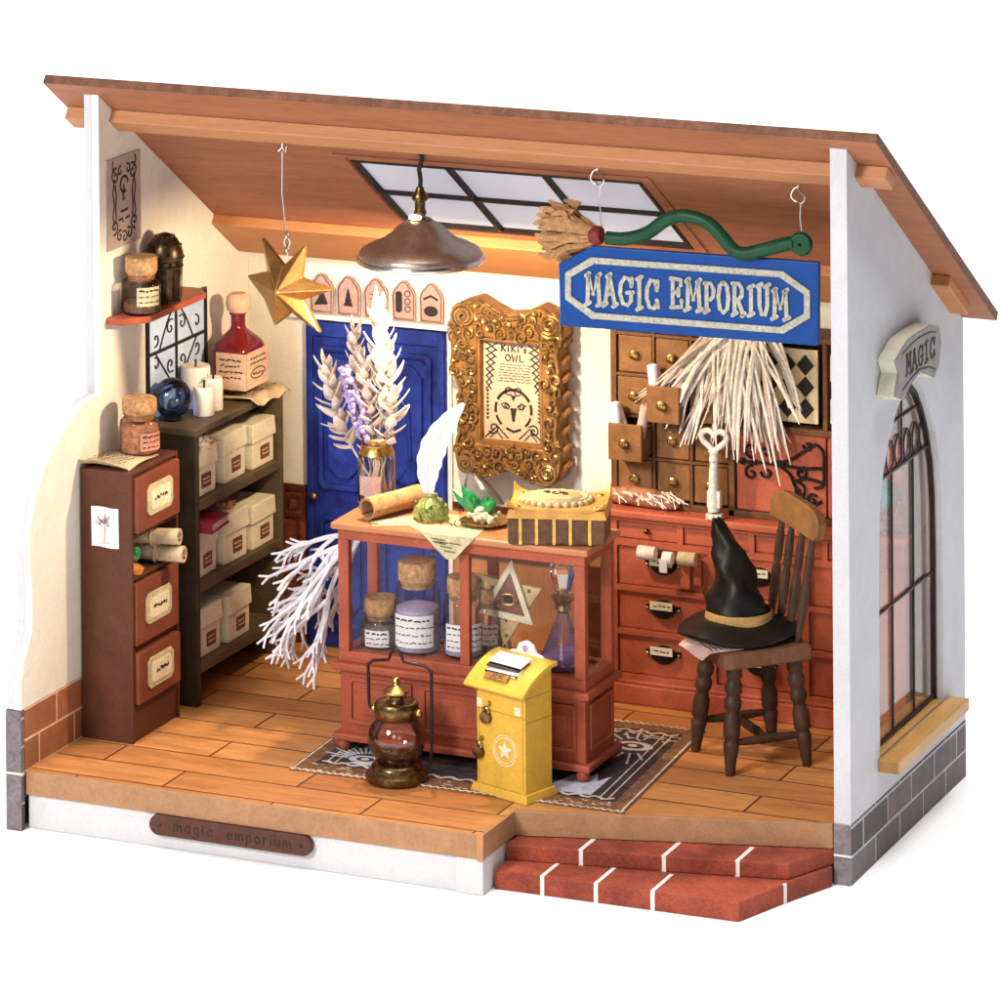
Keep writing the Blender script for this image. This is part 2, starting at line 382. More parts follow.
class Thing:
    """an Empty at the thing's base; parts are written in local cm, or in room cm when world=True"""
    def __init__(s, name, label, cat, loc=(0, 0, 0), rz=0., group=None, world=False, kind=None):
        e = bpy.data.objects.new(name, None); COL.objects.link(e); e.empty_display_size = .005
        e.location = Vector(loc) * S; e.rotation_euler = (0, 0, rz); e['label'] = label; e['category'] = cat
        if group: e['group'] = group
        if kind: e['kind'] = kind
        s.e = e; s.sub = loc if world else (0, 0, 0)
    def part(s, name, mb, m, parent=None, label=None, **k):
        o = link(name, mb, m, parent or s.e, sub=s.sub, **k)
        if label: o['label'] = label
        return o
def single(name, mb, m, label, cat, loc=(0, 0, 0), group=None, kind=None, world=True, rz=0, **k):
    o = link(name, mb, m, None, loc=loc, sub=loc if world else (0, 0, 0), **k)
    o.rotation_euler = (0, 0, rz)
    if label: o['label'] = label
    if cat: o['category'] = cat
    if group: o['group'] = group
    if kind: o['kind'] = kind
    return o
def dup(root, loc, label=None, rz=None):
    r = root.copy(); COL.objects.link(r); r.location = Vector(loc) * S
    if rz is not None: r.rotation_euler = (0, 0, rz)
    if label: r['label'] = label
    for ch in list(root.children):
        c = ch.copy(); COL.objects.link(c); c.parent = r
        for g in list(ch.children):
            d = g.copy(); COL.objects.link(d); d.parent = c
    return r

def spiral(cx, cy, r, turns=1.4, a0=0., sgn=1, n=18, r0=.12):
    return [(cx + (r * (r0 + (1 - r0) * i / n)) * math.cos(a0 + sgn * turns * 2 * PI * i / n), cy + (r * (r0 + (1 - r0) * i / n)) * math.sin(a0 + sgn * turns * 2 * PI * i / n)) for i in range(n + 1)]
def arc(cx, cy, r, a, b, n=10, ry=None):
    ry = r if ry is None else ry
    return [(cx + r * math.cos(math.radians(a + (b - a) * i / n)), cy + ry * math.sin(math.radians(a + (b - a) * i / n))) for i in range(n + 1)]
def rrect(x0, x1, y0, y1, c):
    return [(x0 + c, y0), (x1 - c, y0), (x1, y0 + c), (x1, y1 - c), (x1 - c, y1), (x0 + c, y1), (x0, y1 - c), (x0, y0 + c)]
def scribble(mb, x0, x1, z0, z1, rows, t0, t1, plane='XZ', w=.02, rnd=None):
    rnd = rnd or random
    for k in range(rows):
        z = z1 - (k + .5) * (z1 - z0) / rows; x = x0 + rnd.uniform(0, .06) * (x1 - x0)
        while x < x1 - .03:
            L = rnd.uniform(.05, .16); n = max(2, int(L / .03)); pts = []
            for i in range(n + 1): pts.append((min(x + L * i / n, x1), z + rnd.uniform(-.3, .3) * (z1 - z0) / rows * .55))
            mb.stroke(pts, w, t0, t1, plane); x += L + rnd.uniform(.02, .05)

# whimsical stroke letters on a 0..1 box: list of polylines
def serif(x, y, w=.3, tilt=.05): return [(x - w / 2, y - tilt), (x + w / 2, y + tilt)]
LET = {
 'M': [[(.14, 0), (.2, 1)], [(.2, 1), (.5, .35), (.8, 1)], [(.8, 1), (.88, 0)], serif(.14, 0), serif(.88, 0), serif(.16, 1, .2), serif(.84, 1, .2)],
 'A': [[(.12, 0), (.45, 1)], [(.45, 1), (.88, 0)], [(.25, .36), (.74, .4)], serif(.12, 0, .28), serif(.88, 0, .28), serif(.42, 1, .26)],
 'G': [[(.88, .78), (.72, .96), (.42, 1), (.15, .75), (.1, .4), (.28, .06), (.6, 0), (.84, .18), (.84, .46)], [(.56, .45), (.98, .48)], [(.9, .98), (.86, .7)]],
 'I': [[(.5, 0), (.5, 1)], serif(.5, 0, .55), serif(.5, 1, .55)],
 'C': [[(.88, .74), (.7, .97), (.4, 1), (.14, .72), (.1, .36), (.3, .04), (.62, 0), (.9, .2)], [(.92, .98), (.86, .66)], [(.86, .3), (.94, .06)]],
 'E': [[(.24, 0), (.24, 1)], [(.1, 1), (.82, .97), (.84, .78)], [(.24, .52), (.66, .54)], [(.66, .66), (.66, .42)], [(.1, 0), (.86, .04), (.88, .26)]],
 'P': [[(.26, 0), (.26, 1)], [(.1, 1), (.6, 1), (.84, .8), (.8, .55), (.56, .43), (.26, .43)], serif(.26, 0, .36)],
 'O': [[(.5, 1), (.2, .86), (.08, .5), (.2, .12), (.5, 0), (.8, .12), (.92, .5), (.8, .86), (.5, 1)]],
 'R': [[(.24, 0), (.24, 1)], [(.1, 1), (.58, 1), (.8, .82), (.76, .6), (.52, .48), (.24, .48)], [(.48, .48), (.86, 0)], serif(.24, 0, .32), serif(.88, 0, .2)],
 'U': [[(.2, 1), (.2, .32), (.36, .03), (.64, .03), (.8, .32), (.8, 1)], serif(.2, 1, .34), serif(.8, 1, .34)],
 'K': [[(.2, 0), (.2, 1)], [(.8, 1), (.2, .42)], [(.36, .56), (.85, 0)]],
 'W': [[(.06, 1), (.28, 0), (.5, .7), (.72, 0), (.94, 1)]],
 'L': [[(.24, 1), (.24, 0), (.82, .02)]],
 'S': [[(.8, .84), (.5, 1), (.2, .8), (.36, .54), (.66, .44), (.8, .2), (.5, 0), (.18, .16)]],
 "'": [[(.5, 1), (.45, .74)]],
 'i': [[(.5, 0), (.5, .58)], [(.5, .78), (.5, .88)]],
 's': [[(.76, .5), (.5, .6), (.26, .46), (.7, .2), (.5, 0), (.22, .1)]],
 'm': [[(.1, 0), (.14, .6)], [(.14, .5), (.34, .6), (.48, .46), (.5, 0)], [(.5, .46), (.7, .6), (.86, .44), (.9, 0)]],
 'a': [[(.78, .58), (.44, .62), (.18, .34), (.4, 0), (.76, .1)], [(.78, .62), (.8, 0)]],
 'g': [[(.78, .56), (.44, .62), (.2, .34), (.4, .04), (.76, .14)], [(.78, .62), (.78, -.22), (.5, -.38), (.22, -.24)]],
 'c': [[(.8, .5), (.5, .62), (.2, .34), (.42, 0), (.8, .1)]],
 'e': [[(.2, .32), (.8, .36), (.6, .6), (.3, .54), (.18, .26), (.42, 0), (.8, .1)]],
 'p': [[(.2, .6), (.22, -.38)], [(.22, .5), (.56, .62), (.82, .32), (.6, .02), (.24, .08)]],
 'o': [[(.5, .6), (.2, .44), (.2, .14), (.5, 0), (.8, .14), (.8, .44), (.5, .6)]],
 'r': [[(.26, 0), (.28, .6)], [(.28, .42), (.54, .6), (.78, .54)]],
 'u': [[(.2, .6), (.22, .14), (.5, 0), (.76, .14)], [(.78, .6), (.8, 0)]],
}
def write(mb, text, x0, x1, z0, h, w, t0, t1, plane='XZ', gaps=None, slope=0., jit=0., space=.6, wid=None, flip=1):
    wid = wid or {}
    tot = sum(space if c == ' ' else wid.get(c, 1) for c in text); k = (x1 - x0) / tot; x = x0
    for c in text:
        if c == ' ': x += space * k; continue
        cw = wid.get(c, 1) * k; dz = random.uniform(-jit, jit) * h; hh = h * (1 + random.uniform(-jit, jit))
        for pl in LET[c]:
            pts = [(x + cw * (.06 + .88 * p[0]), z0 + dz + slope * (x - x0) + p[1] * hh) for p in pl]
            mb.stroke(pts, w, t0, t1, plane)
            for p in (pts[0], pts[-1]):       # round the ends
                r = w / 2; mb.prism([(p[0] + r * math.cos(a * PI / 4), p[1] + r * math.sin(a * PI / 4)) for a in range(8)], t0, t1 + (.001 if t1 > t0 else -.001), plane)
            for p in pts[1:-1]:
                r = w / 2; mb.prism([(p[0] + r * math.cos(a * PI / 4), p[1] + r * math.sin(a * PI / 4)) for a in range(8)], t0, t1 + (.0007 if t1 > t0 else -.0007), plane)
        x += cw

# ================================================================ the setting
W = 20.; T = .42; D = 8.6; HF = 17.08; HB = 11.38; K = (HF - HB) / 8.61
FZ = 1.41                                   # floor level
def roofz(y): return HF - K * y
single('ground', MB().box(-500, 520, -330, 700, -1, 0), 'ground_white', None, None, kind='structure')
fl = MB().prism([(T + .01, -3.9), (12.38, -3.9), (12.38, -2.12), (19.57, -.06), (19.57, 8.14), (T + .01, 8.14)], 1.24, FZ)
single('floor', fl, 'floor_planks', None, None, kind='structure')

# platform below the floor
th = Thing('platform', 'white platform under the shop floor with a tan wooden front band', 'platform', (8, -2, 0), world=True)
th.part('plinth', MB().box(T + .02, 12.2, -3.86, 7.9, 0.005, .84).box(12.2, 12.42, -3.92, -2.2, .005, .83).box(11.75, 12.43, -3.94, -3.7, .005, .835), 'white_base', bevel=.02)
th.part('front_band', MB().box(T + .01, 12.32, -3.97, -3.9, .84, FZ + .004).prism([(12.38, -3.97), (12.45, -3.97), (12.45, -2.07), (12.38, -2.1)], .84, FZ + .004)
        .prism([(12.45, -2.1), (19.57, -.08), (19.57, .02), (12.38, -2.0)], .84, FZ + .006), 'fascia_tan', bevel=.015)
th.part('corner_strip', MB().box(12.3, 12.46, -3.985, -3.9, .8, FZ + .01), 'beam_wood', bevel=.01)
# name plaque
pl = Thing('name_plaque', 'brown rounded plaque lettered magic emporium on the white platform front', 'plaque', (5.9, -3.97, .35), group=None, world=True)
def pz(x): return 0.
cap = [(4.06 + .24 * math.cos(a), .595 + .24 * math.sin(a)) for a in [PI / 2 + PI * i / 10 for i in range(11)]] + [(7.86 + .24 * math.cos(a), .595 + .24 * math.sin(a)) for a in [-PI / 2 + PI * i / 10 for i in range(11)]]
board = pl.part('board', MB().prism(cap, -4.06, -3.88, 'XZ'), 'plaque', bevel=.02)
mb = MB(); write(mb, 'magic', 4.45, 5.55, .50, .27, .028, -4.062, -4.072, wid={'m': 1.2, 'i': .6}); write(mb, 'emporium', 5.85, 7.6, .50, .27, .028, -4.062, -4.072, wid={'m': 1.2, 'i': .5, 'r': .8})
pl.part('lettering', mb, 'ink')
pl.part('stud', MB().lathe([(.035, 0), (.035, .02)], (0, 0, 0), 10), 'ink') if False else None
for x in (4.1, 7.84): pl.part('stud', MB().prism([(x + .035 * math.cos(a * PI / 5), .595 + .045 * math.sin(a * PI / 5)) for a in range(10)], -4.08, -4.058, 'XZ'), 'ink')

# brick steps
st = Thing('brick_steps', 'two red brick steps with white joints below the right floor edge', 'steps', (15.8, -2.4, 0), world=True)
low = [(12.47, -3.40), (18.44, -3.24), (18.98, -1.72), (19.60, -.22), (19.57, -.1), (12.47, -2.1)]
up = [(12.47, -2.70), (16.48, -1.95), (18.98, -1.42), (19.58, -.02), (12.47, -2.04)]
lo = st.part('lower_step', MB().prism(low, .005, .455), 'step_plain', bevel=.03)
uo = st.part('upper_step', MB().prism(up, .46, .825), 'step_plain', bevel=.03)
def yon(poly, x):      # front edge y at x
    for (a, b), (c, d) in zip(poly, poly[1:]):
        if a <= x <= c: return b + (d - b) * (x - a) / (c - a)
mb = MB()
for x in (13.67, 14.99, 16.37):
    y = yon(low, x); st.part('mortar_joint', MB().box(x - .05, x + .05, y - .008, y + 1.2, .004, .461), 'trim_white', lo)
mb.at((18.99, -1.70, 0), (0, 0, math.radians(70))).box(-.05, .05, -.012, .05, .004, .457)
st.part('mortar_joint', mb, 'trim_white', lo)
mb = MB()
for x in (14.22, 16.14, 17.82):
    y = yon(up, x); st.part('mortar_joint', MB().box(x - .055, x + .055, y - .008, y + 1.0, .461, .832), 'trim_white', uo)

# ---------------------------------------------------------------- left wall
lw = Thing('side_wall', 'white side wall with a curved lower front, left of the shop room', 'wall', (.2, 2, 0), world=True)
curve = [(0, HF), (0, 9.63), (-.55, 9.62), (-1.08, 9.51), (-1.6, 9.3), (-2.05, 9.01), (-2.5, 8.77), (-2.86, 8.45), (-3.2, 8.05), (-3.42, 7.63), (-3.58, 7.2), (-3.64, 6.8), (-3.62, 6.3), (-3.56, 5.8), (-3.55, 5.2), (-3.6, 4.6), (-3.78, 4.3), (-3.98, 4.0), (-4.12, 3.6), (-4.14, 2.91)]
poly = curve + [(D, 2.91), (D, HB)]
lw.part('wall_panel', MB().prism(poly, 0.01, .22, 'YZ'), 'wall_white', bevel=.02)
lw.part('inner_face', MB().prism([(y + (.0 if y > -.01 else .0), z) for y, z in poly], .222, T, 'YZ'), 'wall_inner', bevel=.012)
sb = MB().box(0.005, .21, -3.98, D, 0.004, 2.9).box(0.005, T - .004, -4.15, -3.98, 0.004, 2.9)
lw.part('stone_base', sb, 'stone_blocks', bevel=.02)
lw.part('inner_brick_base', MB().box(.213, T + .003, -3.975, 8.1, 1.3, 2.9), 'stone_inside')
lw.part('front_stone', MB().box(.0, T - .002, -4.165, -4.145, 0.004, 1.35).box(.0, T - .002, -4.165, -4.145, 1.40, 2.89), 'stone_plain', bevel=.01)
lw.part('mortar_band', MB().box(-.002, T + .003, -4.158, -4.02, 1.35, 1.40), 'trim_white')
# printed window
wn = lw.part('window', MB().box(T, T + .03, 2.35, 5.6, 8.95, 11.2), 'pane_blue')
mb = MB()
for a in ((2.35, 2.43, 8.95, 11.2), (5.52, 5.6, 8.95, 11.2), (2.43, 5.52, 11.12, 11.2), (2.43, 5.52, 8.95, 9.03)): mb.box(T, T + .09, *a)
mb.box(T, T + .07, 3.9, 3.98, 9.03, 11.12).box(T, T + .066, 2.43, 5.52, 10.02, 10.10)
lw.part('window_frame', mb, 'black_iron', wn)
mb = MB()
for sy in (-1, 1):
    for pts in ([(3.94 + sy * t * .95, 10.06 + .95 * math.cos(t * 1.6)) for t in [i / 10 for i in range(11)]], [(3.94 + sy * (1.15 - .95 * t), 10.06 - 1.0 * t - .0) for t in [i / 8 for i in range(9)]],
                spiral(3.94 + sy * .32, 10.55, .22, 1.1, PI / 2, sy), spiral(3.94 + sy * .32, 9.6, .22, 1.1, -PI / 2, -sy), spiral(3.94 + sy * 1.12, 10.4, .2, .8, PI, sy), spiral(3.94 + sy * 1.12, 9.75, .2, .8, PI, -sy)):
        mb.tube([(T + .05, y, z) for y, z in pts], .02, 6)
lw.part('scrollwork', mb, 'black_iron', wn)
# ---------------------------------------------------------------- right wall with arched window
rw = Thing('side_wall', 'grey white side wall with an arched window and stone base, right of the shop room', 'wall', (19.8, 4, 0), world=True)
half = [(2.1, 2.35), (2.1, 4.), (2.1, 5.6), (2.12, 7.2), (2.2, 8.2), (2.45, 9.0), (2.9, 9.7), (3.4, 10.2), (3.95, 10.55), (4.5, 10.68)]
arch = half + [(5.0, 10.58), (5.5, 10.25), (5.95, 9.75), (6.35, 9.1), (6.65, 8.3), (6.8, 7.4), (6.85, 5.8), (6.85, 4.), (6.85, 2.35)]
outer = [(0, 2.35), (0, 4.), (0, 5.6), (0, 7.2), (0, 9), (0, 11.), (0, 13.5), (0, HF), (2, roofz(2)), (4.2, roofz(4.2)), (5.2, roofz(5.2)), (6.2, roofz(6.2)), (7.2, roofz(7.2)), (D, HB), (D, 9.2), (D, 7.4), (D, 5.8), (D, 4.), (D, 2.35)]
def ring_open(mb, outer, inner, n0, n1):
    n = len(outer); 
    vs = [(n0, a, b) for a, b in outer] + [(n0, a, b) for a, b in inner] + [(n1, a, b) for a, b in outer] + [(n1, a, b) for a, b in inner]; fs = []
    for i in range(n - 1):
        j = i + 1; fs += [(i, j, n + j, n + i), (2 * n + i, 3 * n + i, 3 * n + j, 2 * n + j), (i, 2 * n + i, 2 * n + j, j), (n + i, n + j, 3 * n + j, 3 * n + i)]
    return mb.add(vs, fs)
mb = ring_open(MB(), outer, arch, 19.585, 19.99); mb.box(19.585, 19.99, 0, D, 1.42, 2.35)
rw.part('wall_panel', mb, 'wall_white')
rw.part('stone_base', MB().box(19.58, 20.0, -.02, D + .01, 0.004, 1.415), 'stone_blocks', bevel=.02)
rw.part('front_stone', MB().box(19.578, 20.003, -.035, -.018, 0.004, .66).box(19.578, 20.003, -.035, -.018, .71, 1.41), 'stone_plain', bevel=.008)
rw.part('mortar_band', MB().box(19.575, 20.004, -.026, .03, .66, .71), 'trim_white')
aw = rw.part('arched_window', ring_open(MB(), [(y + (4.5 - y) * .0, z) for y, z in arch], [(4.48 + (y - 4.48) * .96, 2.35 + (z - 2.35) * .985) for y, z in arch], 19.70, 19.82), 'black_iron')
def zarch(y):
    for (a, b), (c, d) in zip(arch, arch[1:]):
        if min(a, c) <= y <= max(a, c) and abs(c - a) > .03: return b + (d - b) * (y - a) / (c - a)
    return 7.
mb = MB()
for y in (3.72, 5.3): mb.tube([(19.76, y, 2.4), (19.76, y, 8.72)], .035, 6)
mb.tube([(19.76, 4.48, 8.7), (19.76, 4.48, 10.64)], .03, 6)
for z, r in ((8.72, .055), (9.87, .035), (5.55, .04)):
    ys = [p[0] for p in [(y / 20, 0) for y in range(42, 138)] if zarch(p[0]) and zarch(p[0]) > z]
    y0, y1 = (2.14, 6.83) if z < 7.3 else (min(ys), max(ys)); mb.tube([(19.76, y0, z), (19.76, y1, z)], r, 6)
mb.tube([(19.76, 2.15, 2.5), (19.76, 6.83, 2.5)], .05, 6)
rw.part('muntin', mb, 'black_iron', aw)
mb = MB()
for y in (2.95, 3.6, 4.25, 4.9, 5.55, 6.1):
    pts = [(19.76, y + .28 * math.sin(t), 9.12 + .36 * -math.cos(t)) for t in [2 * PI * i / 14 for i in range(15)]]
    mb.tube(pts, .028, 6)
rw.part('scrollwork', mb, 'black_iron', aw)
rw.part('pane', MB().prism([(4.48 + (y - 4.48) * .97, 2.35 + (z - 2.35) * .988) for y, z in arch], 19.72, 19.735, 'YZ'), 'glass_window', aw)
rw.part('window_sill', MB().prism([(1.95, 2.06), (7.35, 2.06), (7.35, 2.36), (1.95, 2.36)], 19.99, 20.5, 'YZ').box(19.3, 19.99, 2.14, 6.82, 2.352, 2.42), 'sill_wood', bevel=.03)
# stone hood lettered MAGIC
c0 = (3.8, 8.6)
hpoly = [(1.95, 10.95), (2.25, 11.45), (2.0, 11.78), (2.9, 12.1), (3.9, 12.12), (4.7, 12.1), (5.3, 11.95), (5.45, 11.5), (5.25, 10.95), (4.9, 10.75), (4.4, 10.95), (3.8, 11.12), (3.1, 10.98), (2.6, 10.72)]
hood = rw.part('window_hood', MB().prism(hpoly, 20.0, 20.42, 'YZ'), 'stone_cream', bevel=.03)
rw.part('hood_face', MB().prism([(3.7 + (y - 3.7) * .99, 11.4 + (z - 11.4) * .98) for y, z in hpoly], 20.42, 20.46, 'YZ'), 'stone_hood', hood)
mb = MB(); write(mb, 'MAGIC', 2.75, 4.95, 11.3, .45, .07, 20.46, 20.475, 'YZ')
mb.stroke([(2.5, 11.0), (3.2, 11.15), (3.8, 11.22), (4.5, 11.12), (5.0, 10.95)], .035, 20.46, 20.472, 'YZ')
mb.stroke([(2.5, 11.85), (3.2, 11.95), (3.8, 11.98), (4.5, 11.95), (5.0, 11.85)], .025, 20.46, 20.472, 'YZ')
rw.part('lettering', mb, 'ink', hood)

# ---------------------------------------------------------------- back wall
bw = Thing('back_wall', 'cream back wall of the room with blue door, red wainscot and white ledge', 'wall', (10, 8.3, FZ), world=True)
bw.part('wall_panel', MB().box(T + .005, 19.58, 8.16, 8.55, 1.25, 11.6), 'wall_inner')
wc = bw.part('wainscot', MB().box(T + .01, 2.1, 8.06, 8.16, 1.41, 5.58), 'wainscot')
mb = MB().box(T + .01, 2.1, 8.0, 8.06, 5.45, 5.6).box(T + .01, 2.1, 8.01, 8.06, 4.72, 4.82).box(1.45, 1.55, 8.02, 8.06, 4.82, 5.45).box(2.0, 2.1, 8.02, 8.06, 4.82, 5.45)
for x in (.6, 1.0, 1.4, 1.85): mb.box(x, x + .07, 8.02, 8.06, 1.5, 4.72)
bw.part('moulding', mb, 'wainscot_dark', wc)
mb = MB()
for cx in (1.78,): mb.holed(rrect(cx - .17, cx + .17, 4.94, 5.33, .02), rrect(cx - .09, cx + .09, 5.02, 5.25, .02), 8.01, 8.06, 'XZ')
bw.part('carved_tile', mb, 'wainscot_dark', wc)
w2_ = bw.part('wainscot', MB().box(6.34, 11.2, 8.07, 8.16, 1.41, 5.58), 'wainscot_wood')
mb = MB().box(6.34, 11.2, 8.02, 8.07, 5.45, 5.6).box(6.34, 11.2, 8.03, 8.07, 4.2, 4.32).box(9.9, 10.9, 8.02, 8.07, 1.42, 4.2)
for k in range(9): mb.box(6.6 + .5 * k, 6.64 + .5 * k, 8.05, 8.07, 4.32, 5.45)
bw.part('moulding', mb, 'wainscot_dark', w2_)
dr = bw.part('door', MB().box(2.15, 6.2, 8.02, 8.16, 1.42, 10.0), 'door_blue', bevel=.02)
mb = MB()
for x0, x1 in ((2.55, 4.0), (4.35, 5.8)):
    mb.holed(rrect(x0, x1, 5.6, 9.35, .12), rrect(x0 + .12, x1 - .12, 5.72, 9.23, .1), 7.90, 8.03, 'XZ')
    mb.holed(rrect(x0, x1, 2.0, 4.9, .12), rrect(x0 + .12, x1 - .12, 2.12, 4.78, .1), 7.90, 8.03, 'XZ')
    mb.prism(rrect(x0 + .27, x1 - .27, 5.92, 9.03, .3), 7.91, 8.02, 'XZ'); mb.prism(rrect(x0 + .27, x1 - .27, 2.32, 4.58, .3), 7.91, 8.02, 'XZ')
mb.box(2.2, 2.38, 7.93, 8.03, 1.45, 9.97).box(5.98, 6.16, 7.93, 8.03, 1.45, 9.97).box(2.38, 5.98, 7.93, 8.03, 9.6, 9.97).box(4.12, 4.23, 7.93, 8.03, 1.45, 9.6).tube([(4.75, 7.90, 8.7), (4.9, 7.89, 8.2), (5.15, 7.89, 7.9), (5.2, 7.89, 6.6)], .07, 6).tube([(4.6, 7.94, 5.9), (4.9, 7.93, 6.1), (5.1, 7.93, 6.4)], .05, 6)
bw.part('door_panel', mb, 'door_blue', dr, bevel=.02)
bw.part('door_handle', MB().sphere((2.45, 7.85, 5.4), .1, 12).box(2.42, 2.48, 7.9, 8.03, 5.37, 5.43), 'brass', dr, smooth=True)
bw.part('ledge', MB().box(1.75, 6.3, 7.86, 8.16, 10.05, 10.18), 'trim_white', bevel=.015)
bw.part('door_post', MB().box(6.2, 6.32, 8.05, 8.16, 1.42, 10.05), 'trim_white', bevel=.01)
# cards on the ledge
cards = [('hat', 'pink arched card hanging partly behind the gold star'), ('tree', 'pink arched card printed with a pointed witch tree shape'), ('bug', 'pink arched card printed with a small dark beetle'),
         ('twins', 'pink arched card printed with a dark bottle and pale circles'), ('pot', 'pink arched card printed with a wide dark pot, nearest the gold frame')]
for i, (k, lab) in enumerate(cards):
    cx = 2.62 + i * .785 + (.0 if i < 3 else .02); z0 = 10.2
    c = Thing('picture_card', lab, 'card', (cx, 8.05, z0), group='arched cards above the blue door')
    out = [(-.33, 0), (.33, 0), (.34, .64), (.31, .74), (.25, .84), (.17, .9), (.15, .96), (.06, 1.03), (-.06, 1.03), (-.15, .96), (-.17, .9), (-.25, .84), (-.31, .74), (-.34, .64)]
    c.part('card', MB().prism(out, -.04, .05, 'XZ'), 'wafer_pink', bevel=.01)
    mb = MB().stroke([(x * .86, z * .92 + .04) for x, z in out] + [(-.31 * .86, .04)], .02, -.045, -.052)
    if k == 'tree':
        for j in range(3): mb.prism([(-.06 - .04 * j, .5 - j * .13), (.06 + .04 * j, .5 - j * .13), (0, .72 - j * .1)], -.055 - j * .002, -.044, 'XZ')
    elif k == 'bug': mb.prism(arc(0, .48, .07, 0, 330, 10, .13), -.055, -.044, 'XZ'); [mb.stroke([(-.15, .4 + j * .1), (.15, .36 + j * .12)], .015, -.045, -.053) for j in range(3)]
    elif k == 'twins': mb.prism(rrect(-.22, -.04, .2, .75, .05), -.055, -.044, 'XZ'); [mb.stroke(arc(.12, .3 + j * .2, .08, 0, 360), .025, -.045, -.053) for j in range(3)]
    elif k == 'pot': mb.prism(arc(0, .3, .2, 0, 345, 14, .14), -.055, -.044, 'XZ'); mb.stroke([(-.2, .6), (0, .7), (.2, .6)], .06, -.045, -.053)
    else: mb.prism([(-.2, .2), (.2, .24), (.04, .6)], -.055, -.044, 'XZ')
    c.part('print', mb, 'ink')

# ---------------------------------------------------------------- roof
rf = Thing('roof', 'sloping red brown wooden roof with skylight and two tan beams over the room', 'roof', (10, 4, HF), world=True)
def rpt(x, y, o): 
    n = Vector((0, K, 1)).normalized(); p = Vector((x, y, roofz(y))) + n * o; return p
def rslab(mb, xa, xb, ya, yb, o0, o1):
    v = [rpt(x, y, o) for o in (o0, o1) for y in (ya, yb) for x in (xa, xb)]
    return mb.add(v, [(0, 2, 3, 1), (4, 5, 7, 6), (0, 1, 5, 4), (2, 6, 7, 3), (0, 4, 6, 2), (1, 3, 7, 5)])
RX0, RX1, RY0, RY1 = -.88, 20.85, -.42, 8.55
SX0, SX1, SY0, SY1 = 6.1, 13.9, 2.5, 5.95
mb = MB()
for a in ((RX0, SX0, RY0, RY1), (SX1, RX1, RY0, RY1), (SX0, SX1, RY0, SY0), (SX0, SX1, SY1, RY1)): rslab(mb, *a, .004, .2)
rf.part('roof_board', mb, 'roof_wood')
mb = MB(); rslab(mb, RX0 - .01, RX1 + .01, RY0 - .02, RY0, .0, .22); rslab(mb, RX1, RX1 + .02, RY0, RY1, .0, .22); rslab(mb, RX0 - .02, RX0, RY0, RY1, 0, .22)
rf.part('dark_edge', mb, 'roof_edge')
rf.part('beam', rslab(MB(), -.85, 20.75, .72, 1.22, -.33, .002), 'beam_wood', bevel=.03)
rf.part('beam', rslab(MB(), -.45, 20.45, 6.2, 7.75, -.28, .002), 'beam_dark', bevel=.03)
sk = rf.part('skylight', rslab(rslab(rslab(rslab(MB(), SX0, SX1, SY0, SY0 + .1, -.01, .16), SX0, SX1, SY1 - .1, SY1, -.01, .16), SX0, SX0 + .1, SY0 + .1, SY1 - .1, -.01, .16), SX1 - .1, SX1, SY0 + .12, SY1 - .12, -.03, .16), 'black_iron')
mb = MB()
for x in (8.72, 11.3): rslab(mb, x - .05, x + .05, SY0 + .1, SY1 - .1, -.02, .12)
rslab(mb, SX0 + .14, SX1 - .14, 4.2, 4.26, -.01, .1)
rf.part('muntin', mb, 'black_iron', sk)
rf.part('pane', rslab(MB(), SX0 + .1, SX1 - .1, SY0 + .1, SY1 - .1, .12, .135), 'glass_sky', sk)
mb = MB(); rslab(mb, SX0 - .32, SX0 - .05, SY0 - .15, SY1 + .1, -.03, .003); rslab(mb, SX1 + .05, SX1 + .32, SY0 - .15, SY1 + .1, -.03, .003); rslab(mb, SX0 - .32, SX1 + .32, SY0 - .3, SY0 - .152, -.03, .003)
rf.part('skylight_surround', mb, 'roof_wood', sk)

# ================================================================ hanging things
# star
s = Thing('star_ornament', 'golden faceted star with six points hanging on a thin wire at left', 'star', (4.60, 1.8, 12.22))
tips = [(-.58, 1.24), (.62, 1.16), (1.36, .10), (1.0, -1.0), (-.25, -.92), (-1.0, .26)]
N = len(tips); out_ = []
for i in range(N):
    a = tips[i]; b = tips[(i + 1) % N]; m_ = ((a[0] + b[0]) / 2, (a[1] + b[1]) / 2); k = .60 / math.hypot(*m_); out_ += [a, (m_[0] * k, m_[1] * k)]
vs = [(0, -.46, 0), (0, .3, 0)] + [(x, -.02, z) for x, z in out_] + [(x, .14, z) for x, z in out_]; fs = []
for i in range(2 * N):
    j = (i + 1) % (2 * N); fs += [(0, 2 + i, 2 + j), (1, 2 + 2 * N + j, 2 + 2 * N + i), (2 + i, 2 + 2 * N + i, 2 + 2 * N + j, 2 + j)]
s.part('star_body', MB().add(vs, fs), 'star_gold', bevel=.025)
mb = MB().tube([(-.0, 0, 3.45), (-.02, 0, 2.4), (.08, 0, 1.45)], .022, 6)
for k in range(3): mb.tube([(.12 + (.08 * math.cos(t)) * (k % 2), (.08 * math.cos(t)) * ((k + 1) % 2), 1.35 - k * .17 + .11 * math.sin(t)) for t in [2 * PI * i / 12 for i in range(12)]], .02, 5, closed=True)
mb.tube([(.12, 0, .95), (.1, 0, .55), (.06, 0, .4)], .025, 6)
s.part('hanging_chain', mb, 'steel', smooth=True)
mb = MB().tube([(0, 0, 3.7), (0, 0, 3.55), (-.1, 0, 3.43), (-.13, 0, 3.55)], .025, 6).tube([(0, 0, 3.55), (.1, 0, 3.43), (.13, 0, 3.57)], .025, 6)
s.part('ceiling_hook', mb, 'steel', smooth=True)
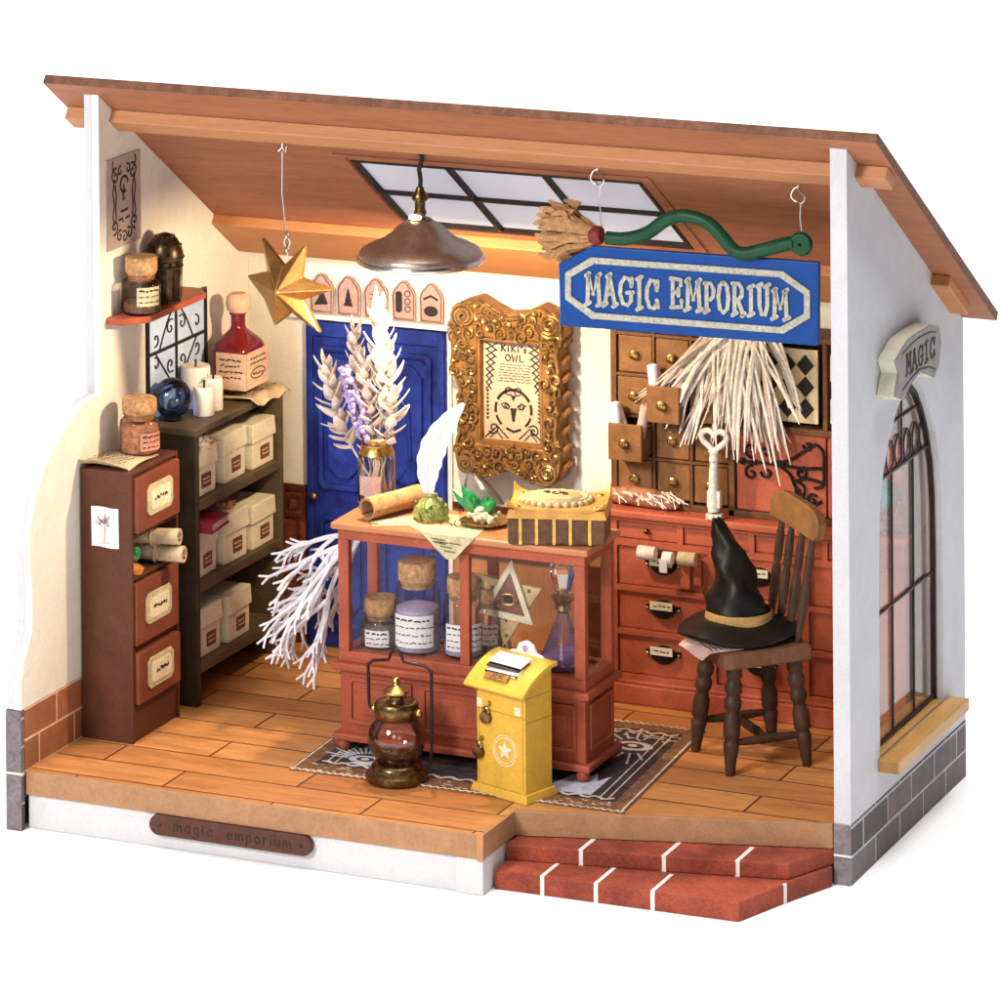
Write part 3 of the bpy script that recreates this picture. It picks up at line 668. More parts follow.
# lamp
L_ = (8.3, 1.9, 13.2)
s = Thing('pendant_lamp', 'lit bronze dome lamp hanging from a black cord under the roof', 'lamp', L_)
prof = [(1.48, .0), (1.52, .07), (1.53, .18), (1.45, .30), (1.22, .42), (.95, .53), (.74, .68), (.58, .84), (.42, .95), (.30, 1.02)]
s.part('lamp_shade', MB().lathe(prof + [(r - .05, z - .03) for r, z in prof[::-1]] , (0, 0, 0), 40, cap=False), 'lamp_metal', smooth=True)
s.part('rim', MB().tube([(1.5 * math.cos(2 * PI * i / 40), 1.5 * math.sin(2 * PI * i / 40), .06) for i in range(40)], .085, 8, closed=True), 'steel', smooth=True)
s.part('socket', MB().lathe([(.14, 1.12), (.16, 1.2), (.13, 1.28), (.13, 1.46), (.2, 1.52), (.2, 1.62), (.13, 1.7), (.09, 1.82)], (0, 0, 0), 20).lathe([(.28, 1.0), (.28, 1.05), (.2, 1.08)], (0, 0, 0), 20), 'bronze', smooth=True)
s.part('cord', MB().tube([(0, 0, 1.75), (.02, 0, 2.0), (-.02, 0, 2.25), (.06, 0, 2.5), (.05, -.05, 2.7)], .06, 8), 'black_metal', smooth=True)
def emis(name, c, k):
    m, nt, b = _nt(name); b.inputs['Base Color'].default_value = (*c, 1); b.inputs['Emission Color'].default_value = (*c, 1); b.inputs['Emission Strength'].default_value = k; MATS[name] = m
emis('bulb_lit', (1., .78, .45), 9.)
s.part('bulb', MB().sphere((0, 0, .22), .16, 16).lathe([(.16, 1.07), (.15, 1.13), (.10, 1.15)], (-.06, -.16, 0), 16), 'bulb_lit', smooth=True)

# big sign
s = Thing('hanging_sign', 'blue hanging board lettered MAGIC EMPORIUM in silver', 'sign', (15.3, 1.95, 11.97), rz=.05)
plate = [(-3.24, 0), (3.24, 0), (3.27, 1.98), (-2.4, 1.98), (-3.27, 1.5)]
s.part('sign_board', MB().prism(plate, -.08, .1, 'XZ'), 'sign_blue', bevel=.03)
def octo(x0, x1, z0, z1, cx, cz): return [(x0 + cx, z0), (x1 - cx, z0), (x1, z0 + cz), (x1, z1 - cz), (x1 - cx, z1), (x0 + cx, z1), (x0, z1 - cz), (x0, z0 + cz)]
s.part('border', MB().holed(octo(-3.08, 3.06, .24, 1.72, .66, .42), octo(-2.93, 2.91, .39, 1.57, .6, .36), -.125, -.078, 'XZ'), 'sign_silver', bevel=.008)
random.seed(3)
mb = MB(); write(mb, 'MAGIC EMPORIUM', -2.60, 2.56, .62, .70, .10, -.078, -.125, wid={'M': 1.15, 'I': .62, 'G': 1.05, 'P': .85, 'U': .9, 'R': .95, 'C': .95, 'A': .95, 'E': .95, 'O': .85}, jit=.06, space=.55)
s.part('lettering', mb, 'sign_silver')
# broom on the sign
s = Thing('broom', 'green snaking broom with tan bristles mounted above the blue sign', 'broom', (13.3, 1.85, 13.95))
def P3(l, y=0.): return [(x - 13.3, y, z - 13.95) for x, z in l]
hp = [(13.25, 14.16), (13.75, 14.18), (14.3, 14.36), (14.8, 14.72), (15.3, 14.84), (15.85, 14.72), (16.2, 14.42), (16.5, 14.12), (16.8, 14.06), (17.3, 14.2), (17.8, 14.36), (18.02, 14.40)]
def smoothp(p, n=4):
    out = []
    for i in range(len(p) - 1):
        p0 = Vector(p[max(i - 1, 0)]); p1 = Vector(p[i]); p2 = Vector(p[i + 1]); p3 = Vector(p[min(i + 2, len(p) - 1)])
        for k in range(n):
            t = k / n; out.append(tuple(.5 * ((2 * p1) + (p2 - p0) * t + (2 * p0 - 5 * p1 + 4 * p2 - p3) * t * t + (3 * p1 - p0 - 3 * p2 + p3) * t ** 3)))
    out.append(tuple(p[-1])); return out
s.part('handle', MB().tube(smoothp(P3(hp)), .165, 10, flat=1, up=(0, 0, 1)).lathe([(.0001, -.07), (.26, -.07), (.28, 0), (.26, .07), (.0001, .07)], (0, 0, 0), 24, cap=False) if False else MB().tube(smoothp(P3(hp)), .165, 10), 'broom_green', smooth=True)
mb = MB().at((18.2 - 13.3, 0, 14.4 - 13.95), (PI / 2, 0, 0)).lathe([(.045, -.1), (.25, -.11), (.29, 0), (.25, .11), (.045, .1), (.04, 0), (.045, -.1)], (0, 0, 0), 24, cap=False)
s.part('handle_ring', mb, 'broom_green', smooth=True)
random.seed(11); mb = MB()
for i in range(64):
    t = random.uniform(-1, 1); yy = random.uniform(-.3, .3); L = random.uniform(.72, 1.)
    ex_, ez_ = 11.42 + (1 - L) * 1.9 + .25 * t * t, 14.30 + t * .70 - .08
    mb.tube(smoothp([(13.1 - 13.3, yy * .3, 14.2 - 13.95 + t * .12), (12.72 - 13.3, yy * .6, 14.2 - 13.95 + t * .3), (12.25 - 13.3 + random.uniform(-.1, .1), yy, 14.22 - 13.95 + t * .5 + random.uniform(-.07, .07)), (ex_ - 13.3 + .3, yy * 1.1, ez_ - 13.95 + random.uniform(-.05, .05)), (ex_ - 13.3, yy * 1.2, ez_ - 13.95 + random.uniform(-.1, .1))], 3), [.035] * 3 + [.05] * 3 + [.085] * 4 + [.075, .06, .035], 6, flat=.55, up=(0, 1, 0))
s.part('bristles', mb, 'bristle', smooth=True)
s.part('band', MB().at((12.98 - 13.3, 0, 14.2 - 13.95), (0, PI / 2, 0)).lathe([(.2, -.14), (.23, -.1), (.23, .1), (.2, .14)], (0, 0, 0), 20), 'maroon', smooth=True)
def hook(x, z, y, label, drop):
    mb = MB().tube(smoothp([(0, 0, 0), (0, 0, -.1), (.1, 0, -.2), (.16, 0, -.32), (.06, 0, -.44), (-.06, 0, -.36)]), .022, 6).tube(smoothp([(0, 0, -.05), (-.12, 0, -.12), (-.18, 0, -.3), (-.05, 0, -.42)]), .022, 6)
    if drop: mb.tube([(.06, 0, -.44), (.04, 0, -.8), (.1, 0, -drop)], .018, 6)
    single('ceiling_hook', mb, 'steel', label, 'hook', loc=(x, y, z), group='wire hooks under the front beam', world=False, smooth=True)
hook(12.98, 15.83, 1.95, 'silver wire hook at the beam above the broom bristles', 1.5)
hook(18.1, 15.78, 1.95, 'silver wire hook with twisted wire down to the broom handle end', 1.25)

# ================================================================ things on the left wall
s = Thing('wall_poster', 'grey pink poster with black scroll border high on the left wall', 'poster', (T, 1.25, 13.1))
s.part('paper', MB().box(.004, .03, -.9, .88, 0, 2.27), 'paper_grey')
mb = MB(); random.seed(5)
def mirror(p, c=0): return [(2 * c - y, z) for y, z in p]
for p in (spiral(.45, 1.8, .22, 1.3, 0), spiral(.52, .55, .2, 1.3, PI), spiral(.25, .28, .16, 1.2, 1), spiral(.2, 1.9, .14, 1, 2), [(.5, 1.75), (.6, 1.4), (.52, 1.1), (.6, .8), (.5, .6)], [(.48, 1.6), (.42, 1.3), (.46, 1.0), (.42, .7)], [(.5, 1.9), (.62, 2.05), (.58, 2.2)]):
    mb.stroke(p, .055, .03, .036, 'YZ'); mb.stroke(mirror(p), .055, .03, .036, 'YZ')
mb.stroke(spiral(0, .22, .16, 1.2, 1), .05, .03, .036, 'YZ'); mb.stroke(arc(0, 1.55, .2, 0, 300), .07, .03, .036, 'YZ'); mb.stroke([(0, 1.55), (-.08, 1.15), (.05, 1.2)], .07, .03, .036, 'YZ')
mb.stroke([(-.2, .88), (.2, .9)], .06, .03, .036, 'YZ'); mb.stroke([(-.3, .68), (-.1, .7), (-.08, .6)], .06, .03, .036, 'YZ'); mb.stroke([(.05, .68), (.28, .7)], .06, .03, .036, 'YZ')
s.part('print', mb, 'ink')
s = Thing('wall_shelf', 'small red brown shelf board on the left wall', 'shelf', (T, 2.3, 11.3))
s.part('shelf_board', MB().prism([(0, -2.0), (.45, -2.0), (.93, -1.4), (.93, 1.6), (.6, 2.0), (0, 2.0)], 0, .17), 'counter_red', bevel=.03)

# jars ---------------------------------------------------------------
def jar(name, label, loc, r, h, fill, fillh, cork_r, cork_h, neck_r=None, group=None, lab=None, lab_ang=(-60, 20), lab_z=(.25, .6), labmat='map_paper', glass='glass_clear', shoulder=.2, rows=3, rz=0):
    neck_r = neck_r or r * .8
    s = Thing(name, label, 'jar', loc, group=group, rz=rz)
    prof = [(r * .86, 0), (r, .07), (r, h - shoulder - .08), (r * .97, h - shoulder), (neck_r, h - .1), (neck_r, h - .05), (neck_r + .04, h - .02), (neck_r + .04, h)]
    s.part('glass_body', MB().lathe(prof, (0, 0, 0), 32, cap=False).lathe([(.001, .01), (r * .86, 0)], (0, 0, 0), 32, cap=False), glass, smooth=True)
    if fillh: 
        mb = MB().lathe([(r * .8, .03), (r * .94, .08), (r * .94, fillh * .96), (r * .7, fillh), (r * .3, fillh * 1.02)], (0, 0, 0), 24)
        s.part('contents', mb, fill, smooth=True)
    s.part('cork', MB().lathe([(cork_r * .82, h - .16), (cork_r * .9, h), (cork_r, h + .05), (cork_r, h + cork_h - .04), (cork_r * .94, h + cork_h)], (0, 0, 0), 24), 'cork', smooth=True)
    if lab:
        a0, a1 = [math.radians(a) for a in lab_ang]; z0, z1 = lab_z
        lo_ = s.part('label', MB().sheet(lambda u, v: ((r + .015) * math.cos(a0 + (a1 - a0) * u), (r + .015) * math.sin(a0 + (a1 - a0) * u), z0 + (z1 - z0) * v), 10, 2, .015), labmat)
        mb = MB(); rnd = random.Random(int(loc[0] * 100))
        for k in range(rows):
            zz = z1 - (k + .6) * (z1 - z0) / (rows + .3); a = a0 + .12
            while a < a1 - .15:
                da = rnd.uniform(.08, .3)
                n_ = 4; pts = [((r + .03) * math.cos(a + da * i / n_), (r + .03) * math.sin(a + da * i / n_), zz + rnd.uniform(-.02, .02)) for i in range(n_ + 1)]
                mb.tube(pts, .012 if k else .02, 4); a += da + rnd.uniform(.05, .12)
        s.part('writing', mb, 'ink', lo_)
    return s
jar('cork_jar', 'corked jar with yellow label and dark powder on the small wall shelf', (.95, 1.18, 11.47), .5, 1.0, 'brown_powder', .32, .41, .42, .36, lab='a', lab_ang=(-75, -5), lab_z=(.25, .72), glass='glass_warm')
s = Thing('canister', 'dark bronze domed canister on the wall shelf behind the corked jar', 'canister', (.93, 2.5, 11.47))
s.part('body', MB().lathe([(.33, 0), (.37, .05), (.38, .55), (.42, .9), (.43, 1.1)], (0, 0, 0), 28), 'dark_bronze', smooth=True)
s.part('dome', MB().lathe([(.46, 1.1), (.47, 1.2), (.42, 1.42), (.3, 1.62), (.12, 1.74), (.001, 1.77)], (0, 0, 0), 28), 'dark_bronze', smooth=True)
mb = MB()
for z, r in ((.92, .44), (1.14, .47), (.05, .38)): mb.tube([(r * math.cos(2 * PI * i / 28), r * math.sin(2 * PI * i / 28), z) for i in range(28)], .03, 6, closed=True)
for k in range(12):
    a = 2 * PI * k / 12; mb.tube([(.40 * math.cos(a), .40 * math.sin(a), .1), (.42 * math.cos(a), .42 * math.sin(a), .88)], .015, 5)
    mb.tube([(.44 * math.cos(a + .25 * math.sin(t)), .44 * math.sin(a + .25 * math.sin(t)), 1.0 + .07 * math.cos(t)) for t in [2 * PI * i / 8 for i in range(8)]], .012, 4, closed=True)
    mb.sphere((.40 * math.cos(a), .40 * math.sin(a), 1.45), .04, 6); mb.sphere((.24 * math.cos(a + .2), .24 * math.sin(a + .2), 1.67), .035, 6)
s.part('relief', mb, 'dark_bronze', smooth=True)

# ================================================================ narrow drawer cabinet
cb = Thing('drawer_cabinet', 'tall narrow brown cabinet with labelled drawers against the left wall', 'cabinet', (1.2, 0, FZ), world=True)
X0, X1, Y0, Y1 = .46, 1.88, -1.18, 1.28
mb = MB().box(X0, X1, Y0, Y0 + .1, FZ, 8.07).box(X0, X1, Y1 - .1, Y1, FZ, 8.07).box(X0, X0 + .08, Y0 + .1, Y1 - .1, FZ, 8.0)
mb.box(X0, X1, Y0 + .1, Y1 - .1, 7.97, 8.07).box(X0 + .08, X1 - .02, Y0 + .1, Y1 - .1, 6.42, 6.52).box(X0 + .08, X1 - .02, Y0 + .1, Y1 - .1, 5.38, 5.48).box(X0 + .08, X1 - .03, Y0 + .1, Y1 - .1, 3.66, 3.72).box(X0 + .08, X1 - .05, Y0 + .1, Y1 - .1, FZ, 2.28)
cb.part('carcass', mb, 'cabinet_brown', bevel=.02)
rnd = random.Random(4)
for z0, z1, out, word in ((6.56, 7.92, .12, 'magic'), (3.78, 5.32, .06, 'rose'), (2.34, 3.6, .1, 'moss')):
    d = cb.part('drawer', MB().box(X0 + .3, X1 + out, Y0 + .13, Y1 - .13, z0, z1), 'cabinet_front', bevel=.035)
    zc = (z0 + z1) / 2 + .02; xf = X1 + out
    cb.part('label_plate', MB().prism(octo(-.62, .72, zc - .38, zc + .38, .14, .12), xf, xf + .04, 'YZ'), 'label_rim', d, bevel=.01)
    cb.part('label_card', MB().prism(octo(-.45, .55, zc - .25, zc + .25, .08, .07), xf + .035, xf + .06, 'YZ'), 'label_cream', d)
    mb = MB(); scribble(mb, -.28, .38, zc - .12, zc + .14, 1, xf + .06, xf + .068, 'YZ', .055, rnd); cb.part('writing', mb, 'ink', d)
nt_ = Thing('side_note', 'white note with a tree drawing pinned on the side of the brown cabinet', 'note', (1.15, Y0 - .005, 6.2))
nt_.part('paper', MB().sheet(lambda u, v: (-.36 + .74 * u, -.03 - .02 * math.sin(u * 5 + v), .98 * v + .02 * math.sin(u * 6)), 8, 4, .012), 'paper_white')
mb = MB(); rnd = random.Random(2)
mb.stroke([(0, .12), (.02, .55)], .03, -.05, -.058)
for k in range(26):
    a = rnd.uniform(.2, PI - .2); r = rnd.uniform(.15, .36); mb.stroke([(.02 + r * .4 * math.cos(a), .5 + r * .4 * math.sin(a)), (.02 + r * math.cos(a), .52 + r * math.sin(a) * .9)], .015, -.055, -.062)
mb.stroke([(-.15, .1), (.15, .12)], .02, -.05, -.058)
nt_.part('drawing', mb, 'paper_grey')
def roll(name, label, cat, a, b, r, m='parchment', tie=None, grp=None, turns=1.6):
    a = Vector(a); b = Vector(b); d = (b - a); L = d.length; t = d.normalized(); u = t.cross(Vector((0, 0, 1))).normalized(); w = u.cross(t)
    s = Thing(name, label, cat, tuple(a), group=grp)
    def fn(p, q):
        an = 2 * PI * turns * p; rr = r * (1 - .22 * p); wob = 1 + .03 * math.sin(7 * q + 3 * p)
        v = t * (L * q) + (u * math.cos(an) + w * math.sin(an)) * rr * wob; return tuple(v)
    s.part('rolled_sheet', MB().sheet(fn, 40, 6, .025), m, smooth=True)
    if tie: s.part('tie', MB().tube([tuple(t * (L * .5) + (u * math.cos(2 * PI * i / 20) + w * math.sin(2 * PI * i / 20)) * (r + .02)) for i in range(20)], .035, 6, closed=True), tie, smooth=True)
    return s
roll('paper_scroll', 'upper pale scroll sticking out of the open cubby of the brown cabinet', 'scroll', (.95, .25, 6.12), (2.35, .45, 6.16), .2, 'paper_aged', 'map_paper', 'scrolls in the cabinet cubby')
roll('paper_scroll', 'lower pale scroll sticking out of the open cubby of the brown cabinet', 'scroll', (.95, .35, 5.7), (2.42, .55, 5.70), .2, 'paper_aged', 'map_paper', 'scrolls in the cabinet cubby')
s = Thing('treasure_pot', 'small copper heap with a green stone beside the cubby scrolls', 'trinket', (1.62, -.72, 5.49))
s.part('heap', MB().lathe([(.28, 0), (.32, .12), (.2, .2), (.05, .24)], (0, 0, 0), 12), 'amber', smooth=True)
s.part('stone', MB().sphere((0, .1, .45), .2, 9), 'green_gem')
# on the cabinet
s = Thing('newspaper', 'old printed paper folded over the top of the brown cabinet', 'paper', (1.0, -.3, 8.08))
s.part('sheet', MB().sheet(lambda u, v: (-.66 + 1.35 * u, -.93 + 1.7 * v + .15 * u, .03 + .1 * math.sin(PI * u) * (1 - v) + .05 * math.cos(6 * v + 3 * u) * (1 - v) + (.1 if v < .06 else 0)), 10, 12, .015), 'paper_aged', smooth=True)
mb = MB(); rnd = random.Random(8); scribble(mb, -.5, .55, -.75, .5, 9, .155, .16, 'XY', .03, rnd); s.part('print', mb, 'ink')
jar('cork_jar', 'corked jar of pink crumbs with a pink label standing on the old paper', (1.2, .55, 8.12), .5, 1.02, 'pink_powder', .72, .43, .36, .38, lab='a', lab_ang=(-60, 10), lab_z=(.15, .58), labmat='cloth_pink', glass='glass_warm')

# ================================================================ bookcase
bc = Thing('bookcase', 'dark olive open bookcase along the left wall holding cream boxes', 'bookcase', (1.2, 4.5, FZ), world=True)
bx0, bx1, by0, by1 = .46, 1.98, 2.05, 7.0
bc.part('side_panel', MB().box(bx0, bx1, by0, by0 + .2, FZ, 8.25), 'shelf_olive', bevel=.02)
bc.part('side_panel', MB().box(bx0, bx1, by1 - .14, by1, FZ, 8.25), 'shelf_edge', bevel=.02)
bc.part('top_board', MB().box(bx0, bx1 + .05, by0 - .05, by1 + .05, 8.25, 8.42), 'shelf_edge', bevel=.02)
bc.part('back_board', MB().box(bx0, bx0 + .06, by0 + .2, by1 - .14, FZ, 8.25), 'shelf_olive')
SH = (6.55, 4.48, 2.45)
for z in SH: bc.part('shelf', MB().box(bx0 + .06, bx1 - .02, by0 + .2, by1 - .14, z - .24, z), 'shelf_edge', bevel=.02)
proto = None
def boxthing():
    s = Thing('storage_box', '', 'box', (0, 0, 0), group='cream lidded boxes on the bookcase shelves')
    s.part('box_body', MB().box(-.52, .54, -.62, .62, 0, .74), 'box_cream', bevel=.02)
    s.part('lid', MB().taper(-.57, .60, -.68, .68, .70, 1.2, .02, .02), 'box_cream', bevel=.035)
    l = s.part('label', MB().box(.54, .56, -.16, .34, .18, .53), 'label_brown')
    mb = MB(); scribble(mb, -.1, .28, .26, .46, 2, .56, .567, 'YZ', .03, random.Random(1)); s.part('writing', mb, 'label_cream', l)
    return s.e
rows = [(SH[0], [(2.93, 'cream box nearest the side panel on the top shelf, under the rosette'), (4.62, 'cream box in the middle of the top shelf'), (6.17, 'cream box at the far end of the top shelf under the paper')]),
        (SH[1], [(3.05, 'cream box on the middle shelf under the crimson book'), (4.62, 'cream box on the middle shelf with dried flowers on its lid'), (6.14, 'cream box at the far end of the middle shelf')]),
        (SH[2], [(3.2, 'cream box nearest the side panel on the bottom shelf'), (4.75, 'second cream box on the bottom shelf, next to the empty end')])]
i = 0
for z, lst in rows:
    for y, lab in lst:
        if proto is None: proto = boxthing(); o = proto; o.location = Vector((1.22, y, z + .005)) * S; o['label'] = lab
        else: dup(proto, (1.22 + .03 * ((i * 7) % 3 - 1), y, z + .005), lab, rz=(-.04, .03, 0, .05, -.02, .02, 0, .04)[i])
        i += 1
for k_, b_ in enumerate([x for x in COL.objects if x.name.startswith('storage_box')]): b_.scale = ((1, .98, 1.02, .97, 1.03, 1, .99, 1.02)[k_ % 8], (1, 1.02, .97, 1.01, .96, 1.02, .98, 1.03)[k_ % 8], (1, 1.04, .97, 1.02, 1.05, .96, 1.03, 1)[k_ % 8])
s = Thing('paper_rosette', 'pink and white crumpled rosette on the first box of the top shelf', 'rosette', (1.62, 2.93, SH[0] + 1.24))
mb = MB(); rnd = random.Random(3)
for k in range(16):
    a = rnd.uniform(0, 2 * PI); r = rnd.uniform(.05, .4); mb.at((r * math.cos(a), r * math.sin(a), .05 + .12 * (1 - r)), (rnd.uniform(-.8, .8), rnd.uniform(-.8, .8), a)).sheet(lambda u, v: (.28 * (u - .5), .22 * (v - .5), .05 * math.sin(5 * u)), 4, 2, .02)
s.part('petals', mb, 'paper_white'); mb = MB()
for k in range(9):
    a = rnd.uniform(0, 2 * PI); r = rnd.uniform(.05, .4); mb.at((r * math.cos(a) + .1, r * math.sin(a), .12), (rnd.uniform(-.8, .8), rnd.uniform(-.8, .8), a)).sheet(lambda u, v: (.22 * (u - .5), .1 * (v - .5), .05 * math.sin(5 * u)), 4, 2, .02)
s.part('ribbon', mb, 'cloth_pink')
s = Thing('small_book', 'crimson book lying on a box lid on the middle shelf', 'book', (1.66, 3.0, SH[1] + 1.24), rz=.1)
s.part('cover', MB().box(-.5, .52, -.62, .55, 0, .05).box(-.5, .52, -.62, .55, .22, .27).box(-.5, .52, -.66, -.6, 0, .27), 'crimson', bevel=.015)
s.part('pages', MB().box(-.47, .48, -.6, .52, .05, .22), 'map_paper')
s = Thing('dried_sprig', 'red brown dried flower sprig on the box beside the crimson book', 'sprig', (1.5, 4.35, SH[1] + 1.22))
mb = MB(); rnd = random.Random(9)
for k in range(22):
    a = rnd.uniform(-.5, 1.2); r = rnd.uniform(.1, .6); mb.at((.15 * math.cos(3 * a), r * math.cos(a), .05 + r * .5 * abs(math.sin(a)) + rnd.uniform(0, .2)), (rnd.uniform(-1, 1), rnd.uniform(-1, 1), rnd.uniform(-1, 1))).sphere((0, 0, 0), rnd.uniform(.04, .09), 6, sz=.5)
s.part('blossoms', mb, 'fur'); s.part('stem', MB().tube([(0, -.2, .05), (0, .2, .12), (0, .55, .3)], .02, 5), 'brown_powder')
# items on the bookcase
s = Thing('crystal_ball', 'deep blue glass ball on the bookcase top by the candles', 'ball', (.96, 2.75, 8.43))
def realglass(name, c, ior=1.45, rough=0.):
    m, nt, b = _nt(name); b.inputs['Base Color'].default_value = (*c, 1); b.inputs['Transmission Weight'].default_value = 1; b.inputs['IOR'].default_value = ior; b.inputs['Roughness'].default_value = rough; MATS[name] = m
realglass('blue_glass', (.16, .42, .98), 1.25); realglass('clear_solid', (.97, .97, .97), 1.45, .02)
s.part('glass_sphere', MB().sphere((0, 0, .56), .50, 32), 'glass_blue', smooth=True)
s.part('stand', MB().lathe([(.26, 0), (.3, .04), (.22, .1), (.26, .13)], (0, 0, 0), 20), 'black_metal', smooth=True)
for j, (c, r, h, lab) in enumerate([((1.45, 3.55, 8.43), .27, .72, 'short white candle nearest the blue ball'), ((1.42, 4.12, 8.43), .25, .82, 'taller white candle between the other two'), ((.85, 4.25, 8.43), .38, 1.05, 'wide cream candle at the back against the wall window')]):
    s = Thing('candle', lab, 'candle', c, group='candles on the bookcase top')
    s.part('wax', MB().lathe([(r, 0), (r, h - .04), (r * .93, h), (r * .7, h - .02), (.02, h - .05)], (0, 0, 0), 24), 'candle_wax', smooth=True)
    s.part('wick', MB().tube([(0, 0, h - .1), (.01, 0, h + .05), (.0, .02, h + .15)], .03, 6), 'ink')
s = Thing('newspaper', 'crumpled printed paper under the red bottle on the bookcase top', 'paper', (1.25, 5.9, 8.44), rz=0)
s.part('sheet', MB().sheet(lambda u, v: (-.75 + 1.75 * u, -.85 + 1.9 * v, .02 + .10 * abs(math.sin(7 * v + 2 * u)) * u - (.5 * max(0, u - .86) * 2.2)), 14, 14, .02), 'paper_aged', smooth=True)
mb = MB(); scribble(mb, -.4, .7, -.6, .85, 9, .125, .13, 'XY', .03, random.Random(12)); s.part('print', mb, 'ink')
s = Thing('potion_bottle', 'square wine red bottle with cork ball and pink label on the bookcase', 'bottle', (1.3, 5.8, 8.64))
def sq_lathe(mb, prof, pw=4, n=32):
    vs = []; fs = []
    for r, z, k in prof:
        for i in range(n):
            a = 2 * PI * i / n; e = (abs(math.cos(a)) ** k + abs(math.sin(a)) ** k) ** (-1 / k); vs.append((r * e * math.cos(a) * .8, r * e * math.sin(a), z))
    m = len(prof)
    for j in range(m - 1):
        for i in range(n): q = (i + 1) % n; fs.append((j * n + i, j * n + q, (j + 1) * n + q, (j + 1) * n + i))
    fs += [tuple(range(n - 1, -1, -1)), tuple((m - 1) * n + i for i in range(n))]
    return mb.add(vs, fs)
s.part('glass_body', sq_lathe(MB(), [(.60, 0, 6), (.66, .06, 6), (.66, 1.0, 6), (.6, 1.15, 5), (.42, 1.35, 3), (.26, 1.5, 2), (.22, 1.6, 2), (.22, 1.85, 2), (.27, 1.88, 2), (.27, 1.94, 2)]), 'wine', smooth=True)
s.part('cork', MB().lathe([(.2, 1.9), (.3, 2.0), (.33, 2.15), (.3, 2.33), (.2, 2.42)], (0, 0, 0), 20), 'bottle_label', smooth=True)
lb = s.part('label', MB().box(.53, .56, -.62, .62, .06, 1.0).box(-.3, .56, -.70, -.665, .06, 1.0), 'bottle_label', bevel=.01)
mb = MB(); rnd = random.Random(21)
scribble(mb, -.45, .45, .62, .9, 2, .56, .568, 'YZ', .035, rnd); mb.stroke(arc(0, .35, .45, 20, 160, 12, .2), .03, .56, .568, 'YZ'); mb.stroke(arc(0, .5, .45, 200, 340, 12, .22), .03, .56, .568, 'YZ'); scribble(mb, -.3, .3, .3, .5, 1, .56, .568, 'YZ', .035, rnd)
scribble(mb, -.2, .45, .3, .9, 4, -.70, -.708, 'XZ', .035, rnd)
s.part('writing', mb, 'ink', lb)

# ================================================================ rug
s = Thing('rug', 'dark patterned rug with pale eyes and rays under the glass counter', 'rug', (10.3, 1.9, FZ))
def rq(x, y):   # 0..1 to the rug's slightly askew outline, local cm
    a = Vector((6.25, -1.45)); b = Vector((14.85, -1.32)); c = Vector((14.4, 5.2)); d = Vector((5.95, 5.1))
    p = (a * (1 - x) + b * x) * (1 - y) + (d * (1 - x) + c * x) * y; return (p.x - 10.3, p.y - 1.9)
def rpoly(pts): return [rq(x, y) for x, y in pts]
s.part('rug_base', MB().prism(rpoly([(0, 0), (1, 0), (1, 1), (0, 1)]), .002, .03), 'rug_brown')
s.part('field', MB().prism(rpoly([(.05, .1), (.95, .1), (.95, .92), (.05, .92)]), .03, .034), 'rug_dark')
mb = MB(); rnd = random.Random(6)
def rline(pts, w, t=.038): mb.stroke(rpoly(pts), w, .0335, t, 'XY')
for x0, y0, x1, y1 in ((.0, .012, 1, .012), (.0, .988, 1, .988)):
    n = 90; rline([(x0 + (x1 - x0) * i / n, y0 + .007 * (-1) ** i) for i in range(n + 1)], .07, .04)
for x in (.008, .992): rline([(x, i / 60) for i in range(61)], .05, .041)
for x in (.925, .9): rline([(x, .12 + .78 * i / 50) for i in range(51)], .035, .040)
for x in (.075, .1): rline([(x, .12 + .78 * i / 50) for i in range(51)], .035, .040)
n = 60
rline([(.06 + .88 * i / n, .125 + .012 * math.sin(i * 1.7)) for i in range(n + 1)], .09)
rline([(.06 + .88 * i / n, .895 + .012 * math.sin(i * 1.7)) for i in range(n + 1)], .09)
s.part('hem_lines', mb, 'rug_pale')
mb = MB()
for k in range(60):                                    # pale hem tufts on the ornament bands
    x = .62 + .31 * rnd.random(); y = .80 + .09 * rnd.random(); rline([(x, y), (x + rnd.uniform(-.03, .03), y + rnd.uniform(-.015, .015))], .05, .042)
s.part('pale_ornament', mb, 'rug_pale'); mb = MB()
for k in range(70):
    x = .06 + .88 * rnd.random(); y = .03 + .06 * rnd.random(); rline([(x, y), (x + rnd.uniform(-.02, .02), y + rnd.uniform(-.008, .008))], .035, .037)
s.part('pale_ornament', mb, 'rug_pale')
def eye(ex, ey, a0, a1, R, nm):
    mb = MB()
    for k in range(13):
        a = math.radians(a0 + (a1 - a0) * k / 12); r0, r1 = R * 1.1, R * (2.7 if k % 2 else 2.1)
        rline([(ex + r0 * math.cos(a), ey + r0 * 1.25 * math.sin(a)), (ex + r1 * math.cos(a), ey + r1 * 1.25 * math.sin(a))], .055, .039) if False else mb.stroke(rpoly([(ex + r0 * math.cos(a), ey + r0 * 1.25 * math.sin(a)), (ex + r1 * math.cos(a), ey + r1 * 1.25 * math.sin(a))]), .06, .0335, .039, 'XY')
    mb.prism(rpoly([(ex + R * math.cos(t), ey + R * .8 * math.sin(t)) for t in [2 * PI * i / 24 for i in range(24)]]), .0335, .041)
    e = s.part('eye_motif', mb, 'rug_grey')
    s.part('iris', MB().prism(rpoly([(ex + R * .55 * math.cos(t), ey + R * .5 * math.sin(t)) for t in [2 * PI * i / 16 for i in range(16)]]), .039, .044), 'rug_dark', e)
    s.part('pupil', MB().prism(rpoly([(ex + R * .25 * math.cos(t), ey + R * .25 * math.sin(t)) for t in [2 * PI * i / 16 for i in range(16)]]), .043, .047), 'rug_pale', e)
eye(.845, .72, 80, 300, .062, 1); eye(.17, .2, 60, 180, .05, 2)
